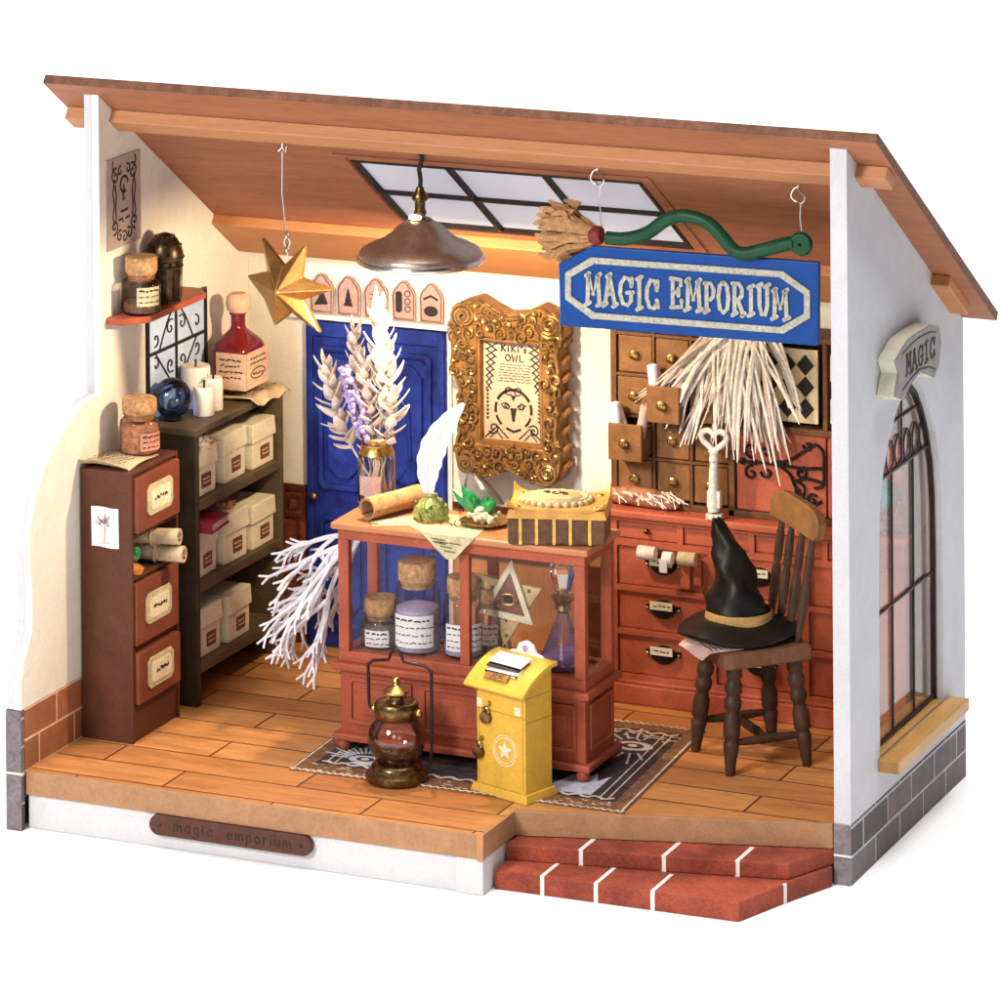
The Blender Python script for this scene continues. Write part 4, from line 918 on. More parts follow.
s.part('zigzag_motif', MB().prism(rpoly([(.70, .14), (.87, .14), (.875, .36), (.85, .29), (.83, .38), (.80, .27), (.77, .34), (.74, .22)]), .0335, .039), 'rug_grey')
s.part('zigzag_motif', MB().prism(rpoly([(.13, .14), (.36, .14), (.33, .2), (.28, .16), (.24, .22), (.17, .18)]), .0335, .039), 'rug_grey')

# ================================================================ glass counter
C = (6.5, .3)
ct = Thing('display_counter', 'red wooden display counter with glass upper case and panelled base', 'counter', (10, 1.4, FZ), world=True)
cx0, cx1, cy0, cy1 = 6.72, 13.22, .38, 2.25
bt = ct.part('base', MB().box(cx0 + .02, cx1 - .02, cy0 + .03, cy1, 1.85, 3.42).box(cx0 - .14, cx1 + .14, cy0 - .16, cy1 + .1, 3.42, 3.6).box(cx0 - .14, cx1 + .14, cy0 - .14, cy1 + .1, 1.7, 1.86), 'counter_red', bevel=.035)
mb = MB()
for x0, x1 in ((cx0 + .25, cx0 + 1.95), (cx0 + 2.2, cx0 + 4.35), (cx0 + 4.6, cx1 - .25)):
    mb.holed(rrect(x0, x1, 2.1, 3.25, .03), rrect(x0 + .1, x1 - .1, 2.2, 3.15, .03), cy0 - .03, cy0 + .032, 'XZ')
    mb.prism(rrect(x0 + .26, x1 - .26, 2.36, 2.99, .06), cy0 - .01, cy0 + .032, 'XZ')
mb.holed(rrect(cy0 + .25, cy1 - .2, 2.1, 3.25, .03), rrect(cy0 + .35, cy1 - .3, 2.2, 3.15, .03), cx1 - .022, cx1 + .04, 'YZ')
ct.part('panel', mb, 'counter_red', bt, bevel=.02)
for x in (cx0 + .1, cx1 - .1):
    for y in (cy0 + .05, cy1 - .1): ct.part('foot', MB().lathe([(.1, 1.445), (.15, 1.5), (.17, 1.6), (.12, 1.7)], (x, y, 0), 16), 'counter_red', smooth=True)
z0, z1 = 3.6, 6.85; pw = .28
for x in (cx0 + .0, cx1 - pw):
    for y in (cy0, cy1 - .22): ct.part('post', MB().box(x, x + pw, y, y + .22, z0 + .27, z1 - .26), 'counter_red', bevel=.02)
ct.part('post', MB().box(9.95, 10.2, cy0 + .01, cy0 + .2, z0 + .27, z1 - .26), 'counter_red', bevel=.02)
ct.part('post', MB().box(9.95, 10.2, cy1 - .2, cy1 - .01, z0 + .27, z1 - .26), 'counter_red', bevel=.02)
ct.part('case_frame', MB().box(cx0, cx1, cy0, cy0 + .22, z0, z0 + .27).box(cx0, cx1, cy1 - .22, cy1, z0, z0 + .27).box(cx0, cx0 + pw, cy0 + .22, cy1 - .22, z0, z0 + .27).box(cx1 - pw, cx1, cy0 + .22, cy1 - .22, z0, z0 + .27)
        .box(cx0, cx1, cy0, cy0 + .22, z1 - .26, z1).box(cx0, cx1, cy1 - .22, cy1, z1 - .26, z1).box(cx0, cx0 + pw, cy0 + .22, cy1 - .22, z1 - .26, z1).box(cx1 - pw, cx1, cy0 + .22, cy1 - .22, z1 - .26, z1), 'counter_red', bevel=.02)
ct.part('case_floor', MB().box(cx0 + pw, cx1 - pw, cy0 + .22, cy1 - .22, z0 + .01, z0 + .2), 'counter_red')
ct.part('top_board', MB().box(cx0 - .14, cx1 + .13, cy0 - .15, cy1 + .12, z1, z1 + .17), 'counter_top', bevel=.045)
ct.part('glass_pane', MB().box(cx0 + pw, 9.95, cy0 + .1, cy0 + .115, z0 + .27, z1 - .26), 'glass_case')
ct.part('glass_pane', MB().box(10.2, cx1 - pw, cy0 + .1, cy0 + .115, z0 + .27, z1 - .26), 'glass_case')
ct.part('glass_pane', MB().box(cx1 - .15, cx1 - .135, cy0 + .22, cy1 - .22, z0 + .27, z1 - .26), 'glass_case')
cfl = z0 + .21
jar('cork_jar', 'short wide corked jar with a green white label in the counter, leftmost', (7.42, 1.35, cfl), .5, .82, 'grey_crystal', .5, .42, .36, .42, lab='a', lab_ang=(-115, -45), lab_z=(.08, .48), labmat='paper_white', glass='glass_warm')
jar('cork_jar', 'tall corked jar of lilac powder in the left half of the counter', (8.42, 1.3, cfl), .56, 1.72, 'purple_powder', 1.12, .47, .48, .48, lab='a', lab_ang=(-135, -25), lab_z=(.2, .98), labmat='paper_white', rows=4, shoulder=.3)
jar('cork_jar', 'corked jar with lilac label right beside the middle post of the counter', (9.6, 1.4, cfl), .5, 1.5, 'purple_powder', .3, .4, .42, .42, lab='a', lab_ang=(-120, -10), lab_z=(.2, .85), labmat='paper_white', rows=4)
jar('cork_jar', 'dark bottle behind the middle post of the counter, partly hidden', (10.14, 1.7, cfl), .33, 1.3, 'green_moss', .5, .24, .3, .24, lab='a', lab_ang=(-110, -30), lab_z=(.3, .8), labmat='paper_pink', glass='glass_warm')
# eye emblem
s = Thing('eye_emblem', 'gold star shaped emblem with an eye in a triangle, standing in the counter', 'emblem', (10.68, 1.75, cfl), rz=.12)
def T2(l): return [(x - 10.62, z - 3.81) for x, z in l]
ou = T2([(10.70, 6.2), (9.86, 4.82), (11.25, 4.62)]); cc = T2([(10.6, 5.2)])[0]
inn = [(cc[0] + (x - cc[0]) * .66, cc[1] + (z - cc[1]) * .66) for x, z in ou]
s.part('back_star', MB().holed(T2([(9.74, 5.76), (11.44, 5.50), (10.50, 4.05)]), T2([(10.12, 5.50), (11.02, 5.36), (10.53, 4.62)]), -.06, .08, 'XZ'), 'emblem_tan', bevel=.02)
tr_ = s.part('triangle_frame', MB().holed(ou, inn, -.14, -.065, 'XZ'), 'ivory', bevel=.025)
s.part('inner_plate', MB().prism([(cc[0] + (x - cc[0]) * .7, cc[1] + (z - cc[1]) * .7) for x, z in ou], -.085, -.062, 'XZ'), 'printed_eye', tr_)
mb = MB().at((cc[0], -.085, cc[1] + .0), (PI / 2, 0, 0)).lathe([(.001, .05), (.07, .04), (.09, 0)], (0, 0, 0), 20, sx=1.3, cap=False)
s.part('eye_rim', MB().tube([(cc[0] + .24 * math.cos(t), -.10, cc[1] + .13 * math.sin(t)) for t in [2 * PI * i / 24 for i in range(24)]], .02, 6, closed=True), 'gold', tr_)
s.part('pupil', mb, 'ink', tr_, smooth=True)
s.part('stalk', MB().tube([(-.08, .03, .35), (-.06, .03, .02)], .09, 10).lathe([(.35, 0), (.33, .05), (.1, .09)], (-.07, .03, 0), 20), 'gold', smooth=True)
s.part('gem', MB().sphere((.5, -.05, 1.62), .05, 8).sphere((-.75, -.05, 1.78), .05, 8).sphere((-.08, -.06, .5), .05, 8), 'green_gem')
# flask
s = Thing('conical_flask', 'clear conical flask with wine red potion and cut glass stopper in the counter', 'flask', (12.2, 1.45, cfl))
s.part('glass_body', MB().lathe([(.58, 0), (.6, .05), (.5, .35), (.14, 1.25), (.13, 1.4)], (0, 0, 0), 28, cap=False), 'glass_lilac', smooth=True)
s.part('potion', MB().lathe([(.55, .02), (.56, .06), (.46, .36), (.02, .37)], (0, 0, 0), 28), 'lilac_fluid', smooth=True)
s.part('collar', MB().lathe([(.13, 1.3), (.2, 1.38), (.17, 1.5), (.26, 1.6), (.3, 1.68), (.24, 1.75), (.14, 1.78)], (0, 0, 0), 20), 'brass', smooth=True)
s.part('stopper', MB().lathe([(.14, 1.76), (.22, 1.9), (.34, 2.3), (.34, 2.42), (.22, 2.46)], (0, 0, 0), 8), 'clear_solid', bevel=.01)
# --- things on the counter
CT = z1 + .17
s = Thing('map_sheet', 'pale green map lying on the counter with one corner hanging over its front', 'map', (9, .9, CT))
top = [(7.5, .62), (7.72, .24), (8.55, .62), (9.05, .2), (10.45, .2), (10.3, 1.3), (9.4, 2.0), (8.6, 1.9)]
def w2l(l): return [(x - 9, y - .9) for x, y in l]
s.part('sheet', MB().prism(w2l(top), .004, .02).sheet(lambda u, v: (9.05 + .66 * v + (1.4 - 1.18 * v) * u - 9, .2 - .012 - .9 - .04 * math.sin(v * PI / 2), .014 - .56 * v), 6, 6, .015), 'map_paper')
mb = MB(); rnd = random.Random(14)
for k in range(16):
    x, y = rnd.uniform(8.7, 10.1), rnd.uniform(.35, 1.5); mb.stroke(w2l(arc(x, y, rnd.uniform(.08, .25), rnd.uniform(0, 180), rnd.uniform(200, 360), 6)), .02, .02, .026)
for k in range(8):
    v = rnd.uniform(.1, .6); xx = 9.5 + rnd.uniform(-.3, .3) + .2 * v; mb.stroke([(xx - 9, -.02 - .56 * v), (xx + .3 - 9, -.04 - .56 * v)], .02, -.735 - .03 * v - .012, -.745 - .04 * v - .012, 'XZ')
mb.box(7.62 - 9, 7.8 - 9, .36 - .9, .48 - .9, .02, .026)
s.part('drawing', mb, 'green_moss')
roll('paper_scroll', 'large rolled parchment lying at the left end of the counter top', 'scroll', (7.38, .66, CT + .29), (8.0, 2.3, CT + .29), .27, 'parchment')
s = Thing('ink_pot', 'olive green glass ink pot on the counter holding the white quill', 'ink pot', (8.78, 1.35, CT + .02))
s.part('pot', MB().lathe([(.3, 0), (.42, .04), (.45, .2), (.40, .36), (.24, .5), (.16, .56), (.18, .62)], (0, 0, 0), 12), 'olive_glass', bevel=.02)
s.part('base_rim', MB().tube([(.42 * math.cos(2 * PI * i / 24), .42 * math.sin(2 * PI * i / 24), .03) for i in range(24)], .03, 6, closed=True), 'brass', smooth=True)
mb = MB()
for k in range(14): a = 2.4 * k; mb.sphere((.36 * math.cos(a), .36 * math.sin(a), .12 + .025 * k), .06, 6)
s.part('beads', mb, 'green_moss', smooth=True)
s = Thing('quill', 'white feather quill standing in the olive ink pot', 'quill', (8.78, 1.35, CT + .4))
def fspine(v): return (-.05 - .16 * math.sin(v * PI) + .95 * v ** 1.8, .15 + 2.35 * v)
def fth(u, v):
    x, z = fspine(v); x2, z2 = fspine(min(1, v + .02)); x1, z1 = fspine(max(0, v - .02)); tx, tz = x2 - x1, z2 - z1; l_ = math.hypot(tx, tz)
    w = .36 * math.sin(PI * (v * .95 + .04)) ** .7 * (1 - .15 * v) * (1 + .05 * math.sin(40 * v)); k = (u - .5) * 2 * w
    return (x + tz / l_ * k, .10 * (u - .5) ** 2, z - tx / l_ * k + .06 * abs(u - .5))
s.part('vane', MB().sheet(fth, 8, 40, .02), 'feather', smooth=True)
s.part('shaft', MB().tube([(0, -.02, -.3), (.02, .02, .15)] + [(fspine(v)[0], -.01, fspine(v)[1]) for v in [i / 12 for i in range(13)]], .018, 6), 'ivory', smooth=True)
s = Thing('crystal_dish', 'gold rimmed dish under a glass shell with green crystals and white pebbles', 'dish', (10.15, 1.5, CT + .005))
s.part('plate', MB().lathe([(.35, 0), (.58, .05), (.62, .1), (.58, .11), (.3, .06), (.01, .06)], (0, 0, 0), 28), 'brass', smooth=True)
mb = MB(); rnd = random.Random(15)
for k in range(34): a = rnd.uniform(0, 2 * PI); r = rnd.uniform(0, .42); mb.sphere((r * math.cos(a), r * math.sin(a), .12 + rnd.uniform(0, .28) * (1 - r)), rnd.uniform(.05, .1), 6)
s.part('pebbles', mb, 'ivory')
mb = MB()
for k, (a, t, L) in enumerate(((2.6, .9, .9), (2.9, .55, .8), (2.2, .4, .6), (.3, .5, .5), (5.8, .7, .55), (1.2, .2, .5))):
    mb.at((.1 * math.cos(a) - .12, .1 * math.sin(a), .2), (0, -t if math.cos(a) < 0 else t, 0)).lathe([(.03, 0), (.13, .12), (.15, L * .6), (.01, L)], (0, 0, 0), 6)
s.part('green_crystal', mb, 'green_gem')
s.part('glass_shell', MB().at((-.02, 0, .1), (0, -.5, 0)).sheet(lambda u, v: (.62 * math.cos(PI * u) * math.sin(PI * .5 * (.15 + .85 * v)), .5 * math.sin(PI * u), .12 + 1.15 * math.cos(PI * .5 * (.15 + .85 * v)) * (.55 + .45 * math.sin(PI * u))), 20, 12, .03), 'glass_clear', smooth=True)
# book shaped box
s = Thing('book_box', 'dark banded book shaped box with tan pillow lid and ivory cameo on the counter', 'box', (12.27, 1.12, CT + .004), rz=.30)
s.part('spine_block', MB().box(-1.17, 1.17, -.8, .75, 0, .66), 'leather', bevel=.06)
mb = MB()
for x in (-.86, -.47, -.05, .34, .80): mb.box(x - .04, x + .04, -.825, -.79, 0.02, .66)
s.part('gold_band', mb, 'gold', bevel=.01)
def pil(u, v):
    x = (u - .5) * 2; y = (v - .5) * 2; c = (abs(x) * abs(y)) ** 3
    return (x * (1.16 + .02 * c), y * (.80 + .05 * c), .72 + .14 * (1 - x * x) ** .4 * (1 - y * y) ** .4 * 0 + .26 * (abs(x) ** 7) * (abs(y) ** 7) + .12)
ld = s.part('lid', MB().taper(-1.2, 1.2, -.83, .78, .64, .84, .06, .05).sheet(pil, 24, 24, .06), 'leather_tan', smooth=True)
s.part('cameo', MB().lathe([(.60, .82), (.66, .90), (.60, .99), (.50, .96), (.45, 1.02), (.02, 1.05)], (-.08, .05, 0), 36, sx=1.28, sy=1.0), 'cameo', ld, smooth=True)
mb = MB()
for k in range(26): t = 2 * PI * k / 26; mb.sphere((-.08 + .84 * math.cos(t), .05 + .66 * math.sin(t), .90), .085, 8)
s.part('scalloped_rim', mb, 'cameo', ld, smooth=True)
mb = MB()
for p in (spiral(-.1, .08, .16, 1.2), spiral(-.3, .1, .1, 1.1, 2), spiral(.12, .0, .12, 1.3, 1)): mb.tube([(x, y, 1.055) for x, y in p], .014, 4)
s.part('engraving', mb, 'ink', ld)
mb = MB()
for x, y in ((-.95, -.62), (.95, -.62), (.95, .58), (-.95, .58)): mb.sphere((x, y, .84), .11, 10, sz=.7)
for k in range(5): mb.sphere((.85 + .05 * math.sin(k), -.25 + .16 * k, .82), .06, 8)
s.part('corner_stud', mb, 'gold', ld, smooth=True)

# ================================================================ flowers in a tall bottle
s = Thing('flower_vase', 'tall clear bottle with pink label on the counter holding pale flowers', 'vase', (6.93, 2.2, CT + .003))
s.part('glass_body', MB().lathe([(.4, 0), (.48, .06), (.48, 1.12), (.44, 1.28), (.36, 1.4), (.37, 1.5), (.42, 1.58), (.45, 1.64)], (0, 0, 0), 28, cap=False), 'glass_warm', smooth=True)
s.part('gold_collar', MB().lathe([(.45, 1.26), (.42, 1.34), (.38, 1.44), (.38, 1.5)], (0, 0, 0), 24, cap=False).lathe([(.45, 1.62), (.47, 1.66), (.43, 1.69)], (0, 0, 0), 24, cap=False), 'gold', smooth=True)
s.part('label', MB().sheet(lambda u, v: (.48 * math.cos(-2.2 + 1.25 * u), .48 * math.sin(-2.2 + 1.25 * u), .3 + .48 * v), 8, 2, .015), 'paper_pink')
def spray(mb, base, tip, n, size, bend=(0, 0), rnd=None, start=.25, w=.3, open_=55):
    b = Vector(base); t = Vector(tip)
    def pos(f): return b.lerp(t, f) + Vector((bend[0], bend[1], 0)) * math.sin(PI * f)
    mb.tube([pos(i / 10) for i in range(11)], .025, 5)
    for k in range(n):
        f = start + (1 - start) * k / (n - 1); p = pos(f); d = (pos(min(1, f + .05)) - pos(f - .05)).normalized()
        a = k * 2.4 + rnd.uniform(-.3, .3); side = d.cross(Vector((0, 1, 0))).normalized(); oth = d.cross(side)
        out = (side * math.cos(a) + oth * math.sin(a)); o_ = math.radians(open_ * (1 - .55 * f) + rnd.uniform(-8, 8)) if k < n - 1 else 0
        L = size * (1.0 - .35 * abs(f - .5)) * rnd.uniform(.85, 1.15); ax = (d * math.cos(o_) + out * math.sin(o_)).normalized(); wd = ax.cross(out if k < n - 1 else side).normalized()
        nr = ax.cross(wd)
        def fn(u, v):
            ww = w * L * 2.1 * (.02 + v) ** .6 * max(.004, 1.0 - v) ** .85; x = (u - .5) * 2
            return tuple(p + ax * (L * v) + wd * (ww * x) + nr * (.10 * L * (x * x) * (1 - v) - .08 * L * math.sin(PI * v)))
        mb.sheet(fn, 4, 6, .016)
rnd = random.Random(31)
st_ = Thing('dried_flowers', 'spray of pale dried flowers with a lavender spike rising from the tall bottle', 'flowers', (6.93, 2.2, CT + .1))
mb = MB(); spray(mb, (0, 0, .3), (.05, 0, 4.75), 30, .66, (.08, 0), rnd, .46, .26, 52); spray(mb, (.05, 0, .3), (.25, .1, 3.9), 34, .66, (.22, 0), rnd, .28, .26, 64)
st_.part('white_stem', mb, 'flower_white', smooth=True)
mb = MB(); spray(mb, (0, 0, .3), (-1.45, .15, 3.1), 32, .62, (-.25, 0), rnd, .32, .26, 66); spray(mb, (0, .1, .3), (-.75, .3, 4.0), 32, .58, (-.1, 0), rnd, .34, .26, 62); spray(mb, (0, -.1, .3), (-.3, -.1, 3.4), 34, .56, (.05, 0), rnd, .28, .26, 66)
st_.part('cream_stem', mb, 'flower_cream', smooth=True)
mb = MB(); mb.tube([(0, -.15, .3), (-.2, -.25, 1.6), (-.75, -.25, 3.2)], .025, 5)
for k in range(90):
    f = rnd.random(); a = rnd.uniform(0, 2 * PI); c = Vector((-.12, -.25, 1.55)).lerp(Vector((-.75, -.25, 3.25)), f); r = .2 * (1 - .5 * f)
    mb.at(c + Vector((r * math.cos(a), r * math.sin(a), rnd.uniform(-.05, .05))), (rnd.uniform(-1, 1), rnd.uniform(-1, 1), a)).sphere((0, 0, 0), .075, 6, sz=1.5, m=4)
st_.part('lavender_spike', mb, 'flower_purple')
mb = MB()
for k in range(14): a = rnd.uniform(0, 2 * PI); mb.tube([(.3 * math.cos(a), .3 * math.sin(a), .02), (.15 * math.cos(a + 1), .15 * math.sin(a + 1), .9), (.1 * math.cos(a), .1 * math.sin(a), 1.5)], .03, 5)
st_.part('cut_stems', mb, 'flower_cream')

# ================================================================ white branch left of the counter
s = Thing('white_branch', 'white forked coral like branch drooping beside the left end of the counter', 'branch', (6.1, 2.6, 6.1))
rnd = random.Random(44); mb = MB()
def grow(p, d, L, r, depth):
    n = 4; pts = [p]; rr = [r]; q = Vector(p); dd = Vector(d).normalized()
    for i in range(n):
        dd = (dd + Vector((rnd.uniform(-.14, .14), rnd.uniform(-.14, .14), -.035 + rnd.uniform(-.10, .10)))).normalized()
        q = q + dd * (L / n); pts.append(q.copy()); rr.append(r * (1 - .2 * (i + 1) / n))
        if depth > 0 and i in (1, 2, 3) and rnd.random() < .75:
            ax = dd.cross(Vector((rnd.uniform(-1, 1), rnd.uniform(-1, 1), rnd.uniform(-1, 1)))).normalized()
            nd = Matrix.Rotation(rnd.choice((-1, 1)) * rnd.uniform(.35, .75), 3, ax) @ dd; grow(q.copy(), nd, L * rnd.uniform(.45, .7), r * .8, depth - 1)
    mb.tube(pts, rr, 6)
    if depth > 0: grow(q.copy(), dd, L * .6, r * .8, depth - 1)
    else:
        for sg in (-1, 1):
            ax = dd.cross(Vector((0, 1, 0))).normalized() if abs(dd.y) < .9 else Vector((1, 0, 0)); nd = Matrix.Rotation(sg * .4, 3, Vector((0, 1, 0))) @ dd
            mb.tube([q, q + nd * .28], [r * .75, r * .6], 6)
for tx, ty, tz in ((-1.8, -.3, -.5), (-1.9, -.7, -1.5), (-2.1, .2, -2.3), (-1.7, -.9, -2.6), (-2.0, -.3, -3.1), (-1.4, -.2, -3.2), (-1.7, -.9, -2.9), (-1.3, .5, -2.5), (-2.1, -.2, -2.7)):
    v = Vector((tx, ty, tz)); grow(Vector((rnd.uniform(-.1, .1), rnd.uniform(-.1, .1), rnd.uniform(-.4, 0))), v + Vector((0, 0, .7)), v.length * .5, .072, 2)
s.part('twigs', mb, 'white_branch', smooth=True)

# ================================================================ yellow mail cabinet
s = Thing('post_cabinet', 'yellow cabinet with sloping lid, padlocks and a star crest in front of the counter', 'cabinet', (11.885, -.84, FZ), rz=math.radians(-17.8))
s.part('plinth', MB().taper(-.89, .89, -.58, .58, .003, .2, .05, .05), 'yellow', bevel=.02)
s.part('body', MB().prism([(-.46, .2), (.5, .2), (.5, 3.15), (.34, 3.12), (-.46, 2.62)], -.76, .76, 'YZ'), 'yellow', bevel=.02)
mb = MB().box(-.765, .765, -.468, .505, 2.44, 2.455).box(-.765, .765, -.468, -.46, 1.98, 2.0).box(-.70, -.68, -.468, -.46, .25, 1.98).box(.68, .70, -.468, -.46, .25, 2.44)
mb.box(.755, .765, -.46, .5, 1.86, 1.885)
s.part('groove', mb, 'yellow_line')
def lidf(u, v):
    x = -.93 + 1.86 * u
    y = -.72 + 1.25 * v; z = 2.62 + .50 * math.sin(v * PI / 2) ** .9 - .08 * (1 - v) ** 3
    return (x, y, z)
lid = s.part('lid', MB().sheet(lidf, 4, 14, .11), 'yellow', bevel=.02)
s.part('crest', MB().prism([(-.55, 3.08), (.55, 3.08), (.5, 3.2), (.3, 3.24), (.2, 3.42), (0, 3.5), (-.2, 3.42), (-.3, 3.24), (-.5, 3.2)], .44, .54, 'XZ'), 'paper_white', lid, bevel=.02)
s.part('crest_mark', MB().prism(arc(0, 3.32, .08, 0, 330, 10), .425, .44, 'XZ'), 'flower_purple', lid)
mb = MB().at((-.05, -.12, 2.98), (.36, 0, -.05))
mb.box(-.45, .5, -.3, .2, 0.0, .035); s.part('card_stack', mb, 'paper_white', lid)
mb = MB().at((-.05, -.12, 3.0), (.36, 0, .03)); mb.box(-.52, .46, -.18, .28, .045, .07).box(-.46, .5, -.33, -.3, -.02, .04); s.part('card_stack', mb, 'black_metal', lid)
mb = MB().at((-.05, -.12, 3.03), (.36, 0, -.02)); mb.box(-.5, .52, -.1, .3, .075, .1); s.part('card_stack', mb, 'paper_white', lid)
mb = MB().at((-.08, -.48, 2.845), (.62, 0, 0)); mb.box(-.36, .36, -.12, .1, 0, .03); pt_ = s.part('number_plate', mb, 'gold_side', lid)
mb = MB().at((-.08, -.48, 2.845), (.62, 0, 0))
for p in ([(-.16, -.08), (.0, .06)], [(-.16, .06), (0, -.08)], [(.04, -.08), (.2, .06)], [(.04, .06), (.2, -.08)]): mb.stroke(p, .03, .03, .04, 'XY')
s.part('numerals', mb, 'steel', pt_)
for x, z in ((-.42, 1.82), (-.66, .95)):
    k_ = s.part('padlock', MB().at((x, -.53, z), (PI / 2, 0, 0)).lathe([(.05, -.06), (.15, -.05), (.15, .05), (.05, .06)], (0, 0, 0), 16), 'bronze', smooth=True)
    s.part('shackle', MB().tube([(x + .09 * math.cos(t), -.53, z + .12 + .13 * math.sin(t)) for t in [PI * i / 8 for i in range(9)]], .03, 6).tube([(x + .05, -.5, z + .3), (x + .1, -.5, z + .38)], .05, 6), 'brass', k_, smooth=True)
mb = MB()
for r in (.36, .30): mb.stroke([(.12 + r * math.cos(t), 1.12 + r * math.sin(t)) for t in [2 * PI * i / 30 for i in range(30)]], .02, -.461, -.47, 'XZ', closed=True)
mb.prism([(.12 + (.24 if i % 2 == 0 else .1) * math.sin(2 * PI * i / 10), 1.12 + (.24 if i % 2 == 0 else .1) * math.cos(2 * PI * i / 10)) for i in range(10)], -.47, -.461, 'XZ')
mb.box(-.74, -.58, -.472, -.461, 2.02, 2.22).box(.44, .62, -.472, -.461, 2.02, 2.22)
s.part('star_print', mb, 'label_cream')

# ================================================================ lantern
s = Thing('oil_lantern', 'bronze lantern with round pink glass globe and tall wire handle on the floor', 'lantern', (8.95, -1.1, FZ))
s.part('base', MB().lathe([(.66, .003), (.74, .04), (.76, .1), (.74, .2), (.68, .24), (.62, .27), (.62, .36), (.55, .44), (.40, .5)], (0, 0, 0), 36), 'bronze', smooth=True)
s.part('glass_globe', MB().lathe([(.38, .46), (.50, .53), (.62, .68), (.69, .88), (.70, 1.02), (.66, 1.22), (.57, 1.4), (.48, 1.52)], (0, 0, 0), 36, cap=False), 'glass_pink', smooth=True)
s.part('collar', MB().lathe([(.5, 1.5), (.53, 1.54), (.54, 1.8), (.5, 1.88), (.42, 1.9), (.36, 1.86), (.2, 1.86), (.17, 1.9), (.17, 2.05)], (0, 0, 0), 32), 'bronze', smooth=True)
s.part('finial', MB().lathe([(.16, 2.0), (.3, 2.1), (.3, 2.15), (.18, 2.24), (.1, 2.28), (.08, 2.33), (.11, 2.38), (.08, 2.45), (.01, 2.48)], (0, 0, 0), 28), 'brass', smooth=True)
mb = MB(); 
for sx in (-1, 1): mb.sphere((sx * .58, 0, 1.66), .1, 10)
s.part('ear', mb, 'brass', smooth=True)
s.part('burner', MB().lathe([(.2, .46), (.22, .55), (.1, .62), (.08, .75)], (0, 0, 0), 16), 'bronze', smooth=True)
s.part('handle', MB().tube([(-.66, 0, 1.62), (-.72, 0, 1.75), (-.74, 0, 2.7), (-.6, 0, 2.8), (-.2, 0, 2.86), (-.12, 0, 3.06), (0, 0, 3.14), (.12, 0, 3.06), (.2, 0, 2.86), (.75, 0, 2.82), (.92, 0, 2.7), (.92, 0, 1.2), (.90, 0, .55), (.78, 0, .35)], .042, 8), 'black_iron', smooth=True)

# ================================================================ chair
ch = Thing('wooden_chair', 'dark turned wooden chair with tan top rail facing front left', 'chair', (16.15, 3.72, FZ), rz=-PI / 4)
def leg(x0, y0, x1, y1, h):
    pr = [(.0, .11), (.05, .125), (.15, .15), (.25, .185), (.29, .195), (.31, .16), (.33, .16), (.35, .20), (.42, .205), (.5, .20), (.56, .155), (.59, .15), (.62, .205), (.68, .215), (.71, .165), (.735, .165), (.76, .21), (.82, .215), (.855, .165), (.88, .165), (.90, .20), (1, .18)]
    mb = MB(); n = 14; vs = []; 
    mb.tube([(x0 + (x1 - x0) * t, y0 + (y1 - y0) * t, h * t) for t, r in pr], [r for t, r in pr], 14); return mb
for sx in (-1, 1):
    for sy in (-1, 1): ch.part('leg', leg(sx * 1.02, sy * 1.02, sx * .78, sy * .78, 2.56), 'chair_wood', smooth=True)
mb = MB()
for p, q in (((-.95, -.95, .75), (-.95, .95, .75)), ((.95, -.95, .75), (.95, .95, .75)), ((-.95, 0, .75), (.95, 0, .75))):
    a = Vector(p); b = Vector(q); mb.tube([a.lerp(b, t) for t in (0, .15, .3, .5, .7, .85, 1)], [.07, .09, .11, .12, .11, .09, .07], 10)
ch.part('stretcher', mb, 'chair_wood', smooth=True)
ch.part('seat', MB().prism([(-1.1, -1.2), (1.1, -1.2), (1.18, -1.0), (1.1, 1.12), (-1.1, 1.12), (-1.18, -1.0)], 2.55, 2.93), 'seat_wood', bevel=.05)
for x in (-.80, -.28, .28, .80):
    pr = [(0, .07), (.1, .09), (.35, .13), (.5, .12), (.56, .08), (.6, .11), (.75, .11), (.9, .08), (1, .07)]
    mb = MB(); mb.tube([(x * (1 + .1 * t), .88 + .42 * t, 2.9 + 2.75 * t) for t, r in pr], [r * .95 for t, r in pr], 12)
    ch.part('spindle', mb, 'chair_wood', smooth=True)
rail = [(-1.28, -.30), (1.2, -.36), (1.36, -.25), (1.38, .1), (1.15, .3), (.7, .40), (-.75, .42), (-1.15, .28), (-1.36, .02)]
ch.part('top_rail', MB().at((0, 1.26, 5.78), (-.15, 0, 0)).prism(rail, -.11, .14, 'XZ'), 'rail_wood', bevel=.04)
s = Thing('printed_leaflet', 'brown printed sheet under the witch hat, drooping over the front left of the seat', 'paper', (15.6, 2.75, FZ + 2.94), rz=-PI / 4)
s.part('sheet', MB().sheet(lambda u, v: (-.75 + 1.4 * u, -.62 + 1.1 * v, .012 + .01 * math.sin(6 * u) - 1.1 * max(0, .22 - v) ** 1.3 + .02), 10, 10, .015), 'paper_pink', smooth=True)
mb = MB(); scribble(mb, -.65, .55, -.35, .4, 6, .04, .047, 'XY', .03, random.Random(18)); s.part('print', mb, 'ink')
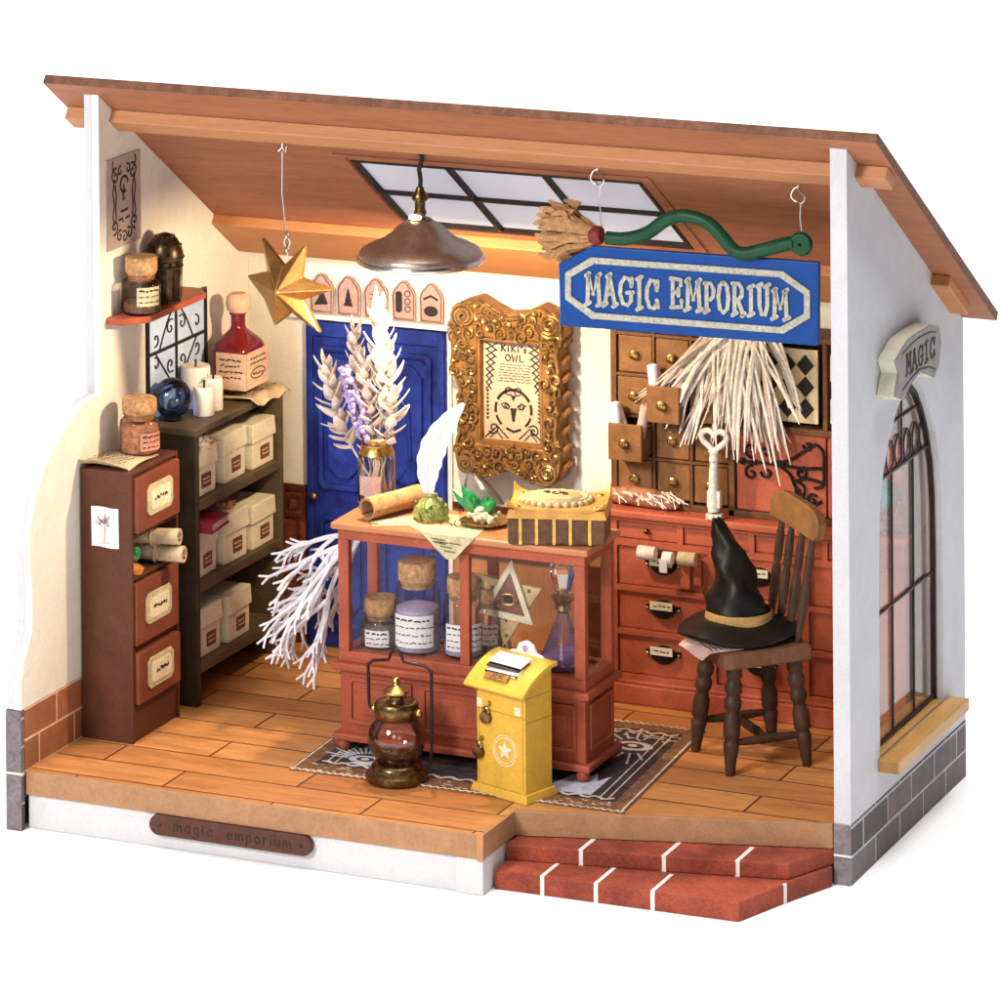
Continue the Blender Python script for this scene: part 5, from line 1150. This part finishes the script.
# hat
s = Thing('witch_hat', 'crumpled black pointed hat with tan band lying on the chair seat', 'hat', (15.95, 3.82, FZ + 2.97))
def brim(u, v):
    a = 2 * PI * u; r = .55 + .83 * v; w = 1 + .06 * math.sin(2 * a + .6) + .04 * math.sin(3 * a)
    return (-.14 + r * w * math.cos(a), -.04 + r * w * math.sin(a), .36 - .12 * v - .16 * v ** 3 + .07 * v * math.sin(3 * a + 1) + .05)
s.part('brim', MB().sheet(brim, 60, 10, .09), 'hat_black', smooth=True)
rings = []; nn = 40
cone = [(-.1, .0, .30, .80), (-.1, .0, .5, .77), (-.1, .0, .72, .70), (-.1, 0, .95, .68), (-.1, 0, 1.15, .58), (-.06, 0, 1.32, .52), (-.08, 0, 1.5, .52), (-.14, 0, 1.72, .48), (-.18, 0, 1.95, .42), (-.22, 0, 2.15, .34), (-.30, 0, 2.35, .27), (-.36, 0, 2.55, .2), (-.40, 0, 2.68, .14), (-.42, 0, 2.74, .06)]
vs = []; fs = []
for j, (x, y, z, r) in enumerate(cone):
    for i in range(nn):
        a = 2 * PI * i / nn; k = (.94 if j > 3 else 1) * (1 + (.09 * math.sin(3 * a + j * 1.1) + .055 * math.sin(5 * a - j * 1.4)) * (0 if j in (0, 1) else 1))
        vs.append((x - .28 + .26 * (1 - z / 2.74) + r * k * math.cos(a), y + r * k * math.sin(a), z + .05 * math.sin(2 * a + j) * (j > 1)))
for j in range(len(cone) - 1):
    for i in range(nn): q = (i + 1) % nn; fs.append((j * nn + i, j * nn + q, (j + 1) * nn + q, (j + 1) * nn + i))
fs.append(tuple((len(cone) - 1) * nn + i for i in range(nn)))
s.part('crown', MB().add(vs, fs), 'hat_black', smooth=75)
s.part('band', MB().lathe([(.84, .36), (.84, .42), (.81, .58), (.78, .6)], (-.12, 0, 0), 40, cap=False), 'hat_band', smooth=True)
s.part('brim_edge', MB().tube([tuple(Vector(brim(i / 60, 1))) for i in range(60)], .06, 6, closed=True), 'hat_black', smooth=True)

# ================================================================ dresser
ds = Thing('dresser', 'wide brick red chest of drawers along the back wall', 'dresser', (15, 7.3, FZ), world=True)
dx0, dx1, dy, dyb = 11.25, 19.1, 6.62, 8.14
ds.part('carcass', MB().box(dx0, dx1, dy + .12, dyb, 1.95, 6.1), 'dresser_red', bevel=.02)
ds.part('top_board', MB().box(dx0 - .1, dx1 + .1, dy - .14, dyb, 6.1, 6.3), 'dresser_red', bevel=.05)
ds.part('plinth', MB().box(dx0 - .08, dx1 + .1, dy - .1, dyb, 1.415, 1.9).box(dx0 - .03, dx1 + .04, dy - .03, dyb, 1.9, 2.0), 'dresser_red', bevel=.03)
mb = MB()
cols = [(dx0, 11.5), (13.95, 14.15), (16.4, 16.6), (18.85, dx1)]
for a, b in cols: mb.box(a, b, dy, dy + .13, 2.0, 5.42)
for a, b in ((dx0, 11.5), (13.12, 13.28), (15.02, 15.18), (16.95, 17.1), (18.85, dx1)): mb.box(a, b, dy, dy + .13, 5.55, 6.0)
for a, b in ((2.0, 2.14), (3.14, 3.28), (4.24, 4.38), (5.38, 5.55), (6.0, 6.1)):
    mb.box(dx0, dx1, dy - .004, dy + .13, a, b)
ds.part('face_frame', mb, 'dresser_red')
rnd = random.Random(5)
def pull(d, x, z):
    p = ds.part('bin_pull', MB().at((x, dy + .06, z - .02), (PI / 2, 0, 0)).lathe([(.30, 0), (.29, .08), (.2, .16), (.02, .19)], (0, 0, 0), 24, sx=1.1, sy=.78).at((x, dy + .03, z)).box(-.46, .46, 0, .04, -.06, .08), 'black_metal', d, smooth=True)
    return p
for (z0, z1) in ((2.14, 3.14), (3.28, 4.24), (4.38, 5.38)):
    for (x0, x1) in ((11.5, 13.95), (14.15, 16.4), (16.6, 18.85)):
        d = ds.part('drawer', MB().box(x0 + .02, x1 - .02, dy + .07, dy + .14, z0 + .02, z1 - .02), 'dresser_red', bevel=.015)
        xc = (x0 + x1) / 2; zc = z0 + .60
        pull(d, xc, zc)
        tag_ = MB().box(xc - .30, xc + .30, dy - .13, dy - .10, zc + .0, zc + .2); scribble(tag_, 0, 0, 0, 0, 0, 0, 0)
        ds.part('name_card', tag_, 'label_cream', d)
        mb = MB(); scribble(mb, xc - .22, xc + .24, zc + .04, zc + .16, 1, dy - .13, dy - .138, 'XZ', .03, rnd); ds.part('writing', mb, 'ink', d)
        mb = MB(); [mb.sphere((xc + sg * .42, dy + .02, zc), .045, 8) for sg in (-1, 1)]; ds.part('screw', mb, 'steel', d, smooth=True)
for x0, x1 in ((11.5, 13.12), (13.28, 15.02), (15.18, 16.95), (17.1, 18.85)):
    d = ds.part('drawer', MB().box(x0 + .02, x1 - .02, dy + .07, dy + .14, 5.57, 5.98), 'dresser_red', bevel=.015)
    ds.part('knob', MB().sphere(((x0 + x1) / 2, dy - .02, 5.8), .075, 10).box((x0 + x1) / 2 - .025, (x0 + x1) / 2 + .025, dy, dy + .08, 5.78, 5.82), 'bronze', d, smooth=True)
s = Thing('cloth_roll', 'row of cream paper rolls hung over the top left dresser drawer', 'rolls', (12.6, 6.6, 5.1))
for k, (x, z, m_) in enumerate(((-.22, .2, 'flower_cream'), (.34, .12, 'paper_white'), (.86, .16, 'map_paper'))):
    w_ = .25 if k != 1 else .14
    s.part('roll', MB().at((x, -.14, z), (0, PI / 2, 0)).lathe([(.12, -w_), (.17, -w_ + .02), (.17, w_ - .02), (.12, w_)], (0, 0, 0), 18), m_, smooth=True)
s.part('hanging_strip', MB().box(.62, .9, -.08, -.05, -.62, .1).box(1.0, 1.2, -.08, -.05, -.5, .12), 'dresser_red', bevel=.02)
s.part('hanging_strip', MB().box(.18, .38, -.33, -.29, -.2, .12), 'paper_white')
# hutch on the dresser -------------------------------------------------
hu = Thing('spice_cabinet', 'brown wooden hutch with many tiny knobbed drawers on the red dresser', 'hutch', (15, 7.6, 6.3), world=True)
hz0, hz1, hy = 6.3, 10.95, 7.0
mb = MB().box(11.2, 19.05, 8.04, 8.14, hz0, hz1).box(11.2, 11.36, hy, 8.04, hz0, hz1).box(14.36, 14.52, hy, 8.04, hz0, hz1).box(18.9, 19.05, hy, 8.04, hz0, hz1).box(11.36, 18.9, hy, 8.04, hz1 - .14, hz1).box(11.36, 18.9, hy, 8.04, hz0, hz0 + .16)
for x in (12.36, 13.37): mb.box(x - .04, x + .04, hy + .01, 8.04, hz0 + .16, hz1 - .14)
rws = [(6.52, 7.48), (7.56, 8.52), (8.60, 9.56), (9.64, 10.6)]
for a, b in rws: mb.box(11.36, 14.36, hy + .015, 8.04, b, b + .08)
mb.box(14.52, 18.9, hy + .02, 8.04, 8.5, 8.66).box(16.86, 16.98, hy + .01, 8.04, 8.66, hz1 - .14)
hu.part('carcass', mb, 'spice_wood', bevel=.015)
cxs = [(11.39, 12.29), (12.43, 13.30), (13.44, 14.33)]
for r_, (a, b) in enumerate(rws):
    for c_, (x0, x1) in enumerate(cxs):
        out = .65 if (r_, c_) in ((1, 0), (2, 1)) else (.25 if (r_, c_) == (2, 2) else -.03 - .05 * ((r_ * 3 + c_) % 2))
        yy = hy - out
        d = hu.part('small_drawer', MB().box(x0, x1, yy, yy + .1, a + .02, b - .02).box(x0 + .03, x0 + .08, yy + .1, yy + .8, a + .05, b - .15).box(x1 - .08, x1 - .03, yy + .1, yy + .8, a + .05, b - .15).box(x0 + .08, x1 - .08, yy + .1, yy + .8, a + .05, a + .1), 'spice_drawer', bevel=.02)
        xc, zc = (x0 + x1) / 2, (a + b) / 2
        hu.part('ring_knob', MB().at((xc, yy - .07, zc), (PI / 2, 0, 0)).lathe([(.05, -.07), (.11, -.02), (.12, .05), (.07, .08), (.04, .03)], (0, 0, 0), 16), 'brass', d, smooth=True)
for (r_, c_, lab) in ((1, 0, 'pale scrolls standing in the pulled out drawer at the hutch left edge'), (2, 1, 'pink paper scrolls in the pulled out drawer next to the raffia bunch')):
    x0, x1 = cxs[c_]; a, b = rws[r_]
    s = Thing('drawer_scrolls', lab, 'scrolls', ((x0 + x1) / 2, hy - .35, a + .12), group='scrolls standing in the open hutch drawers')
    for k, (dx, tilt, m_) in enumerate(((-.22, -.1, 'paper_white'), (.2, .2, 'paper_pink'), (.05, -.35, 'flower_cream'))):
        s.part('rolled_paper', MB().at((dx, .1 * (k - 1), 0), (0, tilt, 0)).lathe([(.11, 0), (.13, .02), (.13, 1.3), (.08, 1.32), (.07, 1.2)], (0, 0, 0), 14), m_, smooth=True)
# red board with ironwork
rb = hu.part('red_door', MB().box(14.54, 16.9, hy + .12, hy + .2, 6.47, 8.49).box(16.94, 18.88, hy + .12, hy + .2, 6.47, 8.49), 'dresser_red', bevel=.02)
mb = MB(); yy = hy + .06
def iw(pts, r=.04): mb.tube([(x, yy, z) for x, z in pts], r, 6)
for ox in (0.,):
    iw(smoothp([(14.6, 7.68), (15.2, 7.7), (15.6, 7.72), (16.0, 7.86), (16.35, 8.1), (16.65, 8.28), (16.85, 8.1), (16.86, 7.7), (16.84, 7.3), (16.6, 7.2)]))
    iw(smoothp([(15.6, 7.72), (15.95, 7.5), (16.1, 7.2), (16.3, 6.95), (16.6, 6.8), (16.8, 6.9)])); iw([(15.65, 7.7), (16.3, 7.66), (16.84, 7.72)]); iw(smoothp([(16.05, 7.3), (16.4, 7.42), (16.84, 7.35)]))
    for c in ((14.95, 8.0, .2, 1.1, -2, 1), (14.95, 7.42, .2, 1.1, 2, -1), (15.35, 7.95, .16, 1.0, PI, 1), (15.35, 7.48, .16, 1.0, PI, -1), (16.25, 7.55, .17, 1.2, 0, 1), (16.45, 8.25, .14, 1.0, PI, -1), (16.2, 7.1, .2, 1.1, 1, 1), (16.55, 6.9, .16, 1.2, 2, -1)): iw(spiral(*c[:3], c[3], c[4], c[5]), .035)
    for c in ((14.72, 7.7, .09), (15.05, 7.7, .07), (15.6, 7.72, .09)): mb.sphere((c[0], yy, c[1]), c[2], 8)
hu.part('ironwork', mb, 'black_iron', rb, smooth=True)
# chess board
s = Thing('chess_board', 'cream and black diamond chequered board in the hutch behind the raffia', 'board', (15.7, 7.3, 8.9), world=True)
s.part('board', MB().box(14.62, 16.70, 7.12, 7.2, 8.78, 10.62), 'chess_cream', bevel=.01)
mb = MB()
for i in range(4):
    for j in range(3):
        cx = 14.95 + i * .475; cz = 9.15 + j * .54; mb.prism([(cx - .232, cz), (cx, cz - .265), (cx + .232, cz), (cx, cz + .265)], 7.105, 7.119, 'XZ')
s.part('black_squares', mb, 'ink')
s.part('side_slat', MB().box(17.05, 17.13, 7.05, 7.12, 9.9, 10.55).box(17.05, 17.13, 7.05, 7.12, 8.85, 9.45), 'ivory')
# key
s = Thing('big_key', 'large white key with heart shaped bow leaning against the hutch', 'key', (14.16, 6.55, 6.31))
hr = []
for i in range(28):
    t = 2 * PI * i / 28; hr.append((.027 * 16 * math.sin(t) ** 3 / 1.45 * 1.15, 0, 1.98 + .027 * (13 * math.cos(t) - 5 * math.cos(2 * t) - 2 * math.cos(3 * t) - math.cos(4 * t)) / 1.45))
s.part('bow', MB().tube(hr, .075, 8, closed=True), 'key_white', smooth=True)
s.part('shank', MB().tube([(0, 0, 1.68), (.0, 0, 1.5), (-.02, 0, 1.2), (-.02, 0, .2)], [.12, .1, .11, .15], 10).box(-.17, .17, -.08, .08, .3, .72).box(-.2, .2, -.1, .1, .0, .14).sphere((-.01, 0, 1.5), .13, 10), 'key_white', smooth=True)
# fur package
s = Thing('tied_bundle', 'long reddish furry bundle lying on the left end of the dresser', 'bundle', (11.95, 6.95, 6.32))
s.part('roll', MB().tube([(-.75, .1, .2), (-.2, .05, .24), (.4, 0, .22), (.95, -.05, .16), (1.15, -.1, .12)], [.2, .24, .24, .18, .05], 14), 'fur', smooth=True)
mb = MB(); rnd = random.Random(23)
for k in range(60): x = rnd.uniform(-.8, .95); y0 = rnd.uniform(-.2, .2); mb.tube([(x, y0 - .05, .38 + rnd.uniform(-.08, .05)), (x + rnd.uniform(.1, .3), y0 - .12, .3 + rnd.uniform(-.1, .1)), (x + rnd.uniform(.2, .5), y0 - .2, .12 + rnd.uniform(-.05, .2))], .018, 4)
s.part('wisps', mb, 'raffia')
# raffia bunch
s = Thing('raffia_bunch', 'large bunch of pale dried strips hanging upside down behind the sign', 'bunch', (14.85, 6.72, 11.25))
rnd = random.Random(77); mb = MB(); mb2 = MB()
clumps = [(-2.35, -2.45), (-2.1, -2.85), (-1.8, -2.3), (-1.45, -3.1), (-1.15, -3.0), (-.75, -3.3), (-.45, -2.9), (-.1, -3.0), (.2, -3.2), (.55, -3.55), (.9, -3.8), (1.15, -3.3), (1.4, -3.5), (1.75, -2.2), (-.9, -2.3), (.45, -2.6), (-1.6, -2.1), (.0, -3.5)]
for k in range(125):
    cx0_, cz0_ = clumps[k % len(clumps)]; f = rnd.uniform(.72, 1.04)
    ex = cx0_ * f - .12 + rnd.gauss(0, .17); ez = cz0_ * f + rnd.uniform(-.15, .1); dep = rnd.uniform(-.28, .1); x0 = rnd.uniform(-.55, .55) + .12 * cx0_
    bow = rnd.uniform(-.14, .14)
    pts = smoothp([(x0, rnd.uniform(-.15, .1), 0), (x0 + (ex - x0) * .30 + bow, dep * .8, ez * .22), (x0 + (ex - x0) * .68 + bow * .8, dep, ez * .58), (ex, dep + rnd.uniform(-.1, .06), ez)], 3)
    w_ = rnd.uniform(.026, .056)
    if k % 3 == 0:
        p_ = Vector(pts[-4]); e_ = Vector(pts[-1]) + Vector((rnd.choice((-1, 1)) * rnd.uniform(.1, .22), rnd.uniform(-.1, .05), rnd.uniform(.05, .3))); mb2.tube([p_, p_.lerp(e_, .5), e_], [w_ * .7, w_ * .6, .01], 5, flat=.3, up=(0, 1, 0))
    (mb if k % 4 else mb2).tube(pts, [w_] * (len(pts) - 3) + [w_ * .9, w_ * .7, .015], 5, flat=.28, up=(0, 1, 0))
s.part('strips', mb, 'raffia', smooth=True); s.part('brown_strips', mb2, 'raffia_dark', smooth=True)
s.part('tie', MB().tube([(.3 * math.cos(2 * PI * i / 20), .22 * math.sin(2 * PI * i / 20), -.1) for i in range(20)], .06, 6, closed=True).tube([(0, 0, 0), (0, 0, .6), (0, 0, roofz(6.72) - 11.25)], .025, 6), 'cork', smooth=True)
# globe seen through the arched window
s = Thing('crystal_cluster', 'turquoise crystal on a brass stand at the right end of the dresser', 'crystal', (18.35, 6.95, 6.31))
s.part('stone', MB().sphere((0, 0, .95), .5, 9, sz=.8, m=6), 'turquoise')
mb = MB().lathe([(.36, 0), (.3, .06), (.1, .15), (.08, .4), (.25, .6)], (0, 0, 0), 18)
for k in range(5): a = 2 * PI * k / 5; mb.tube([(.1 * math.cos(a), .1 * math.sin(a), .3), (.42 * math.cos(a), .42 * math.sin(a), .5), (.5 * math.cos(a), .5 * math.sin(a), .8)], .035, 5)
s.part('stand', mb, 'brass', smooth=True)

# ================================================================ ornate picture frame
pf = Thing('framed_picture', 'large ornate gold frame around an owl print on the back wall', 'picture', (8.2, 8.1, 8.5), world=True)
fy = 7.45
ou = [(6.72, 6.7), (7.3, 6.42), (7.9, 6.62), (8.2, 6.7), (8.6, 6.5), (9.3, 6.38), (9.6, 6.62), (9.68, 7.2), (9.56, 7.7), (9.62, 8.3), (9.56, 8.8), (9.66, 9.4), (9.6, 9.9), (9.76, 10.35), (9.5, 10.85), (9.05, 11.02), (8.6, 10.78), (8.1, 10.72), (7.7, 10.9), (7.3, 11.1), (6.85, 10.95), (6.55, 10.5), (6.62, 9.9), (6.56, 9.3), (6.78, 8.7), (6.72, 8.2), (6.8, 7.7), (6.66, 7.2)]
cx_, cz_ = 8.22, 8.72; hw, hh_ = .90, 1.36
inn = []
for x, z in ou:
    dx_, dz_ = x - cx_, z - cz_; k = min(hw / max(abs(dx_), 1e-6), hh_ / max(abs(dz_), 1e-6)); inn.append((cx_ + dx_ * k, cz_ + dz_ * k))
# corner points must be real corners
def near(c): return min(range(len(inn)), key=lambda i: (inn[i][0] - c[0]) ** 2 + (inn[i][1] - c[1]) ** 2)
for c in ((cx_ - hw, cz_ - hh_), (cx_ + hw, cz_ - hh_), (cx_ + hw, cz_ + hh_), (cx_ - hw, cz_ + hh_)): inn[near(c)] = c
body = pf.part('frame_body', MB().holed(ou, inn, fy, 8.12, 'XZ'), 'gold_side', bevel=.05)
random.seed(19); mb = MB(); rnd = random.Random(19)
def inside_band(x, z): return not (abs(x - cx_) < hw + .08 and abs(z - cz_) < hh_ + .08)
ouc = [(cx_ + (x - cx_) * .95, cz_ + (z - cz_) * .96) for x, z in ou]
mb.tube([(x, fy - .02, z) for x, z in smoothp(ouc + [ouc[0]], 4)], .06, 6)
pts_ = []
tries = 0
def inpoly(x, z, P):
    c = False; n = len(P)
    for i in range(n):
        x1, z1 = P[i]; x2, z2 = P[(i + 1) % n]
        if (z1 > z) != (z2 > z) and x < (x2 - x1) * (z - z1) / (z2 - z1) + x1: c = not c
    return c
for bx, bz, br in ((6.98, 10.62, .36), (9.38, 10.55, .36), (9.3, 6.78, .3), (7.0, 6.82, .3)):
    for q in range(2): mb.tube([(x, fy - .06 - .03 * q, z) for x, z in spiral(bx, bz, br * (1 - .3 * q), 2.0, rnd.uniform(0, 6), 1 if bx < 8 else -1, 26)], .05, 6)
    pts_.append((bx, bz, br + .05))
while tries < 5000 and len(pts_) < 150:
    tries += 1; x = rnd.uniform(6.5, 9.85); z = rnd.uniform(6.3, 11.1); r = rnd.choice((.12, .15, .2))
    ok = inside_band(x, z) and inpoly(x, z, ouc) and all(math.hypot(x - a, z - b) > (r + c) * .72 for a, b, c in pts_)
    if ok:
        pts_.append((x, z, r)); mb.tube([(a, fy - .03 - .05 * (1 - i / 14) - rnd.uniform(0, .01), b) for i, (a, b) in enumerate(spiral(x, z, r, 1.3, rnd.uniform(0, 6), rnd.choice((-1, 1)), 12))], .04, 5)
        if rnd.random() < .5: mb.sphere((x, fy - .04, z), .06, 6)
pf.part('rococo_scrolls', mb, 'gold_frame', body, smooth=True)
mb = MB()
for k in range(9):
    z = 6.9 + k * .45; mb.tube([(9.70, fy + .05, z), (9.74, fy + .3, z + .1), (9.68, fy + .6, z + .02)], .07, 6)
pf.part('side_ribs', mb, 'gold_side', body, smooth=True)
pf.part('inner_lip', MB().holed([(cx_ - hw, cz_ - hh_), (cx_ + hw, cz_ - hh_), (cx_ + hw, cz_ + hh_), (cx_ - hw, cz_ + hh_)], [(cx_ - hw + .07, cz_ - hh_ + .07), (cx_ + hw - .07, cz_ - hh_ + .07), (cx_ + hw - .07, cz_ + hh_ - .07), (cx_ - hw + .07, cz_ + hh_ - .07)], fy + .02, fy + .3, 'XZ'), 'gold_side', body)
pr = pf.part('print', MB().box(cx_ - hw + .01, cx_ + hw - .01, fy + .26, fy + .3, cz_ - hh_ + .01, cz_ + hh_ - .01), 'print_paper')
mb = MB(); t0, t1 = fy + .26, fy + .25
L0, R0 = cx_ - .66, cx_ + .66
random.seed(2)
write(mb, "KiKi's", cx_ - .36, cx_ + .40, cz_ + 1.0, .17, .035, t0, t1, wid={'i': .5, "'": .4, 's': .7}); write(mb, 'OWL', cx_ - .24, cx_ + .32, cz_ + .76, .16, .035, t0, t1)
scribble(mb, cx_ - .42, cx_ + .48, cz_ + .2, cz_ + .7, 7, t0, t1, 'XZ', .018, rnd)
for sg in (-1, 1):
    for k in range(7):            # lattice at the sides
        z = cz_ + 1.2 - k * .17; w_ = .32 - k * .028
        mb.stroke([(cx_ + sg * .76, z), (cx_ + sg * (.76 - w_), z - .2)], .035, t0, t1); mb.stroke([(cx_ + sg * (.76 - w_), z), (cx_ + sg * .76, z - .2)], .035, t0, t1 + .001)
    for k in range(8): mb.prism([(cx_ + sg * .72 - .05, cz_ - .02 - k * .1), (cx_ + sg * .72 + .05, cz_ - .02 - k * .1), (cx_ + sg * .72, cz_ - .1 - k * .1)], t1, t0, 'XZ')
    mb.stroke([(cx_ + sg * .10, cz_ - .42), (cx_ + sg * .22, cz_ - .32), (cx_ + sg * .34, cz_ - .36), (cx_ + sg * .26, cz_ - .46), (cx_ + sg * .14, cz_ - .46)], .035, t0, t1)
    mb.stroke(spiral(cx_ + sg * .20, cz_ - .40, .09, 1.2, 0, sg), .025, t0, t1); mb.stroke(spiral(cx_ + sg * .56, cz_ - 1.0, .16, 1.4, 0, sg), .04, t0, t1)
    mb.stroke([(cx_ + sg * .15, cz_ - 1.24), (cx_ + sg * .45, cz_ - .95), (cx_ + sg * .8, cz_ - 1.26)], .04, t0, t1); mb.stroke([(cx_ + sg * .3, cz_ - 1.26), (cx_ + sg * .48, cz_ - 1.08), (cx_ + sg * .66, cz_ - 1.26)], .035, t0, t1)
    mb.stroke(arc(cx_, cz_ - .5, .5, 90, 90 - sg * 62, 10, .52), .075, t0, t1); mb.stroke(arc(cx_, cz_ - .5, .5, 90 - sg * 70, 90 - sg * 100, 6, .52), .07, t0, t1); mb.stroke(arc(cx_, cz_ - .5, .5, 90 - sg * 108, 90 - sg * 138, 6, .52), .06, t0, t1)
    mb.stroke(arc(cx_ + sg * .13, cz_ - .02, .1, 0, 320, 10), .03, t0, t1)
mb.prism([(cx_ - .09, cz_ - .45), (cx_ + .09, cz_ - .45), (cx_ + .03, cz_ - .8), (cx_ - .03, cz_ - .8)], t1, t0, 'XZ'); mb.prism([(cx_ - .08, cz_ - .12), (cx_ + .08, cz_ - .12), (cx_, cz_ - .28)], t1, t0, 'XZ')
mb.stroke([(cx_ - .2, cz_ - .98), (cx_, cz_ - 1.06), (cx_ + .2, cz_ - .98)], .06, t0, t1)
pf.part('ink_drawing', mb, 'ink', pr)

# ================================================================ light
scene.world = bpy.data.worlds.new('World'); w = scene.world; w.use_nodes = True
nt = w.node_tree; bg = nt.nodes['Background']
tc = nt.nodes.new('ShaderNodeTexCoord'); dp = nt.nodes.new('ShaderNodeVectorMath'); dp.operation = 'DOT_PRODUCT'
nrm = nt.nodes.new('ShaderNodeVectorMath'); nrm.operation = 'NORMALIZE'
nt.links.new(tc.outputs['Generated'], nrm.inputs[0]); nt.links.new(nrm.outputs[0], dp.inputs[0])
dp.inputs[1].default_value = Vector((-.35, .05, 1)).normalized()
mr = nt.nodes.new('ShaderNodeMapRange'); mr.inputs['From Min'].default_value = .1; mr.inputs['From Max'].default_value = 1
mr.inputs['To Min'].default_value = .05; mr.inputs['To Max'].default_value = .32; mr.interpolation_type = 'SMOOTHSTEP'
nt.links.new(dp.outputs['Value'], mr.inputs['Value']); nt.links.new(mr.outputs[0], bg.inputs['Strength'])
bg.inputs['Color'].default_value = (.97, .98, 1, 1)
def area(name, loc, target, size, power, col):
    l = bpy.data.lights.new(name, 'AREA'); l.shape = 'DISK'; l.size = size * S; l.energy = power; l.color = col
    o = bpy.data.objects.new(name, l); COL.objects.link(o); o.location = Vector(loc) * S
    o.rotation_euler = (Vector(target) - Vector(loc)).to_track_quat('-Z', 'Y').to_euler(); return o
area('key_softbox', (-14, -98, 62), (10, 0, 7), 26, 11.2, (1., .97, .94))
area('top_ground_fill', (18, -4, 150), (16, 4, 0), 140, 21., (1, 1, 1))  # added overhead fill that keeps the ground white
area('front_warm_fill', (26, -70, 30), (9, 3, 6), 18, .6, (1., .86, .68))  # added warm fill from front right; the pendant is the only warm fixture
area('side_ground_fill', (58, 25, 140), (32, 12, 0), 70, 11., (1, 1, 1))  # added fill, lifts the ground shadow beside the right wall
area('back_ground_fill', (-60, 150, 110), (-75, 160, 0), 110, 22., (1, 1, 1))  # added to whiten the ground behind the model, stands for no fixture
l = bpy.data.lights.new('bulb_light', 'POINT'); l.energy = .44; l.color = (1., .76, .46); l.shadow_soft_size = .22 * S
o = bpy.data.objects.new('bulb_light', l); COL.objects.link(o); o.location = Vector((L_[0], L_[1], L_[2] - .05)) * S

# ================================================================ camera
cam = bpy.data.cameras.new('camera'); co = bpy.data.objects.new('camera', cam); COL.objects.link(co)
co.location = Vector((55.2084, -100.1938, 36.8255)) * S
co.rotation_mode = 'XYZ'; co.rotation_euler = (1.5519224, .00811340, .42401962)
cam.sensor_width = 36; cam.lens = 4.60974 * 36
cam.shift_x = (500 - 443.3785) / 1000; cam.shift_y = -(500 + 617.9874) / 1000
cam.clip_start = .05; cam.clip_end = 40
scene.camera = co
scene.render.resolution_x = 1024; scene.render.resolution_y = 1024
scene.view_settings.view_transform = 'Standard'; scene.view_settings.look = 'None'; scene.view_settings.exposure = 0; scene.view_settings.gamma = 1
scene.render.engine = 'CYCLES'
scene.cycles.max_bounces = 10; scene.cycles.transparent_max_bounces = 24; scene.cycles.diffuse_bounces = 5
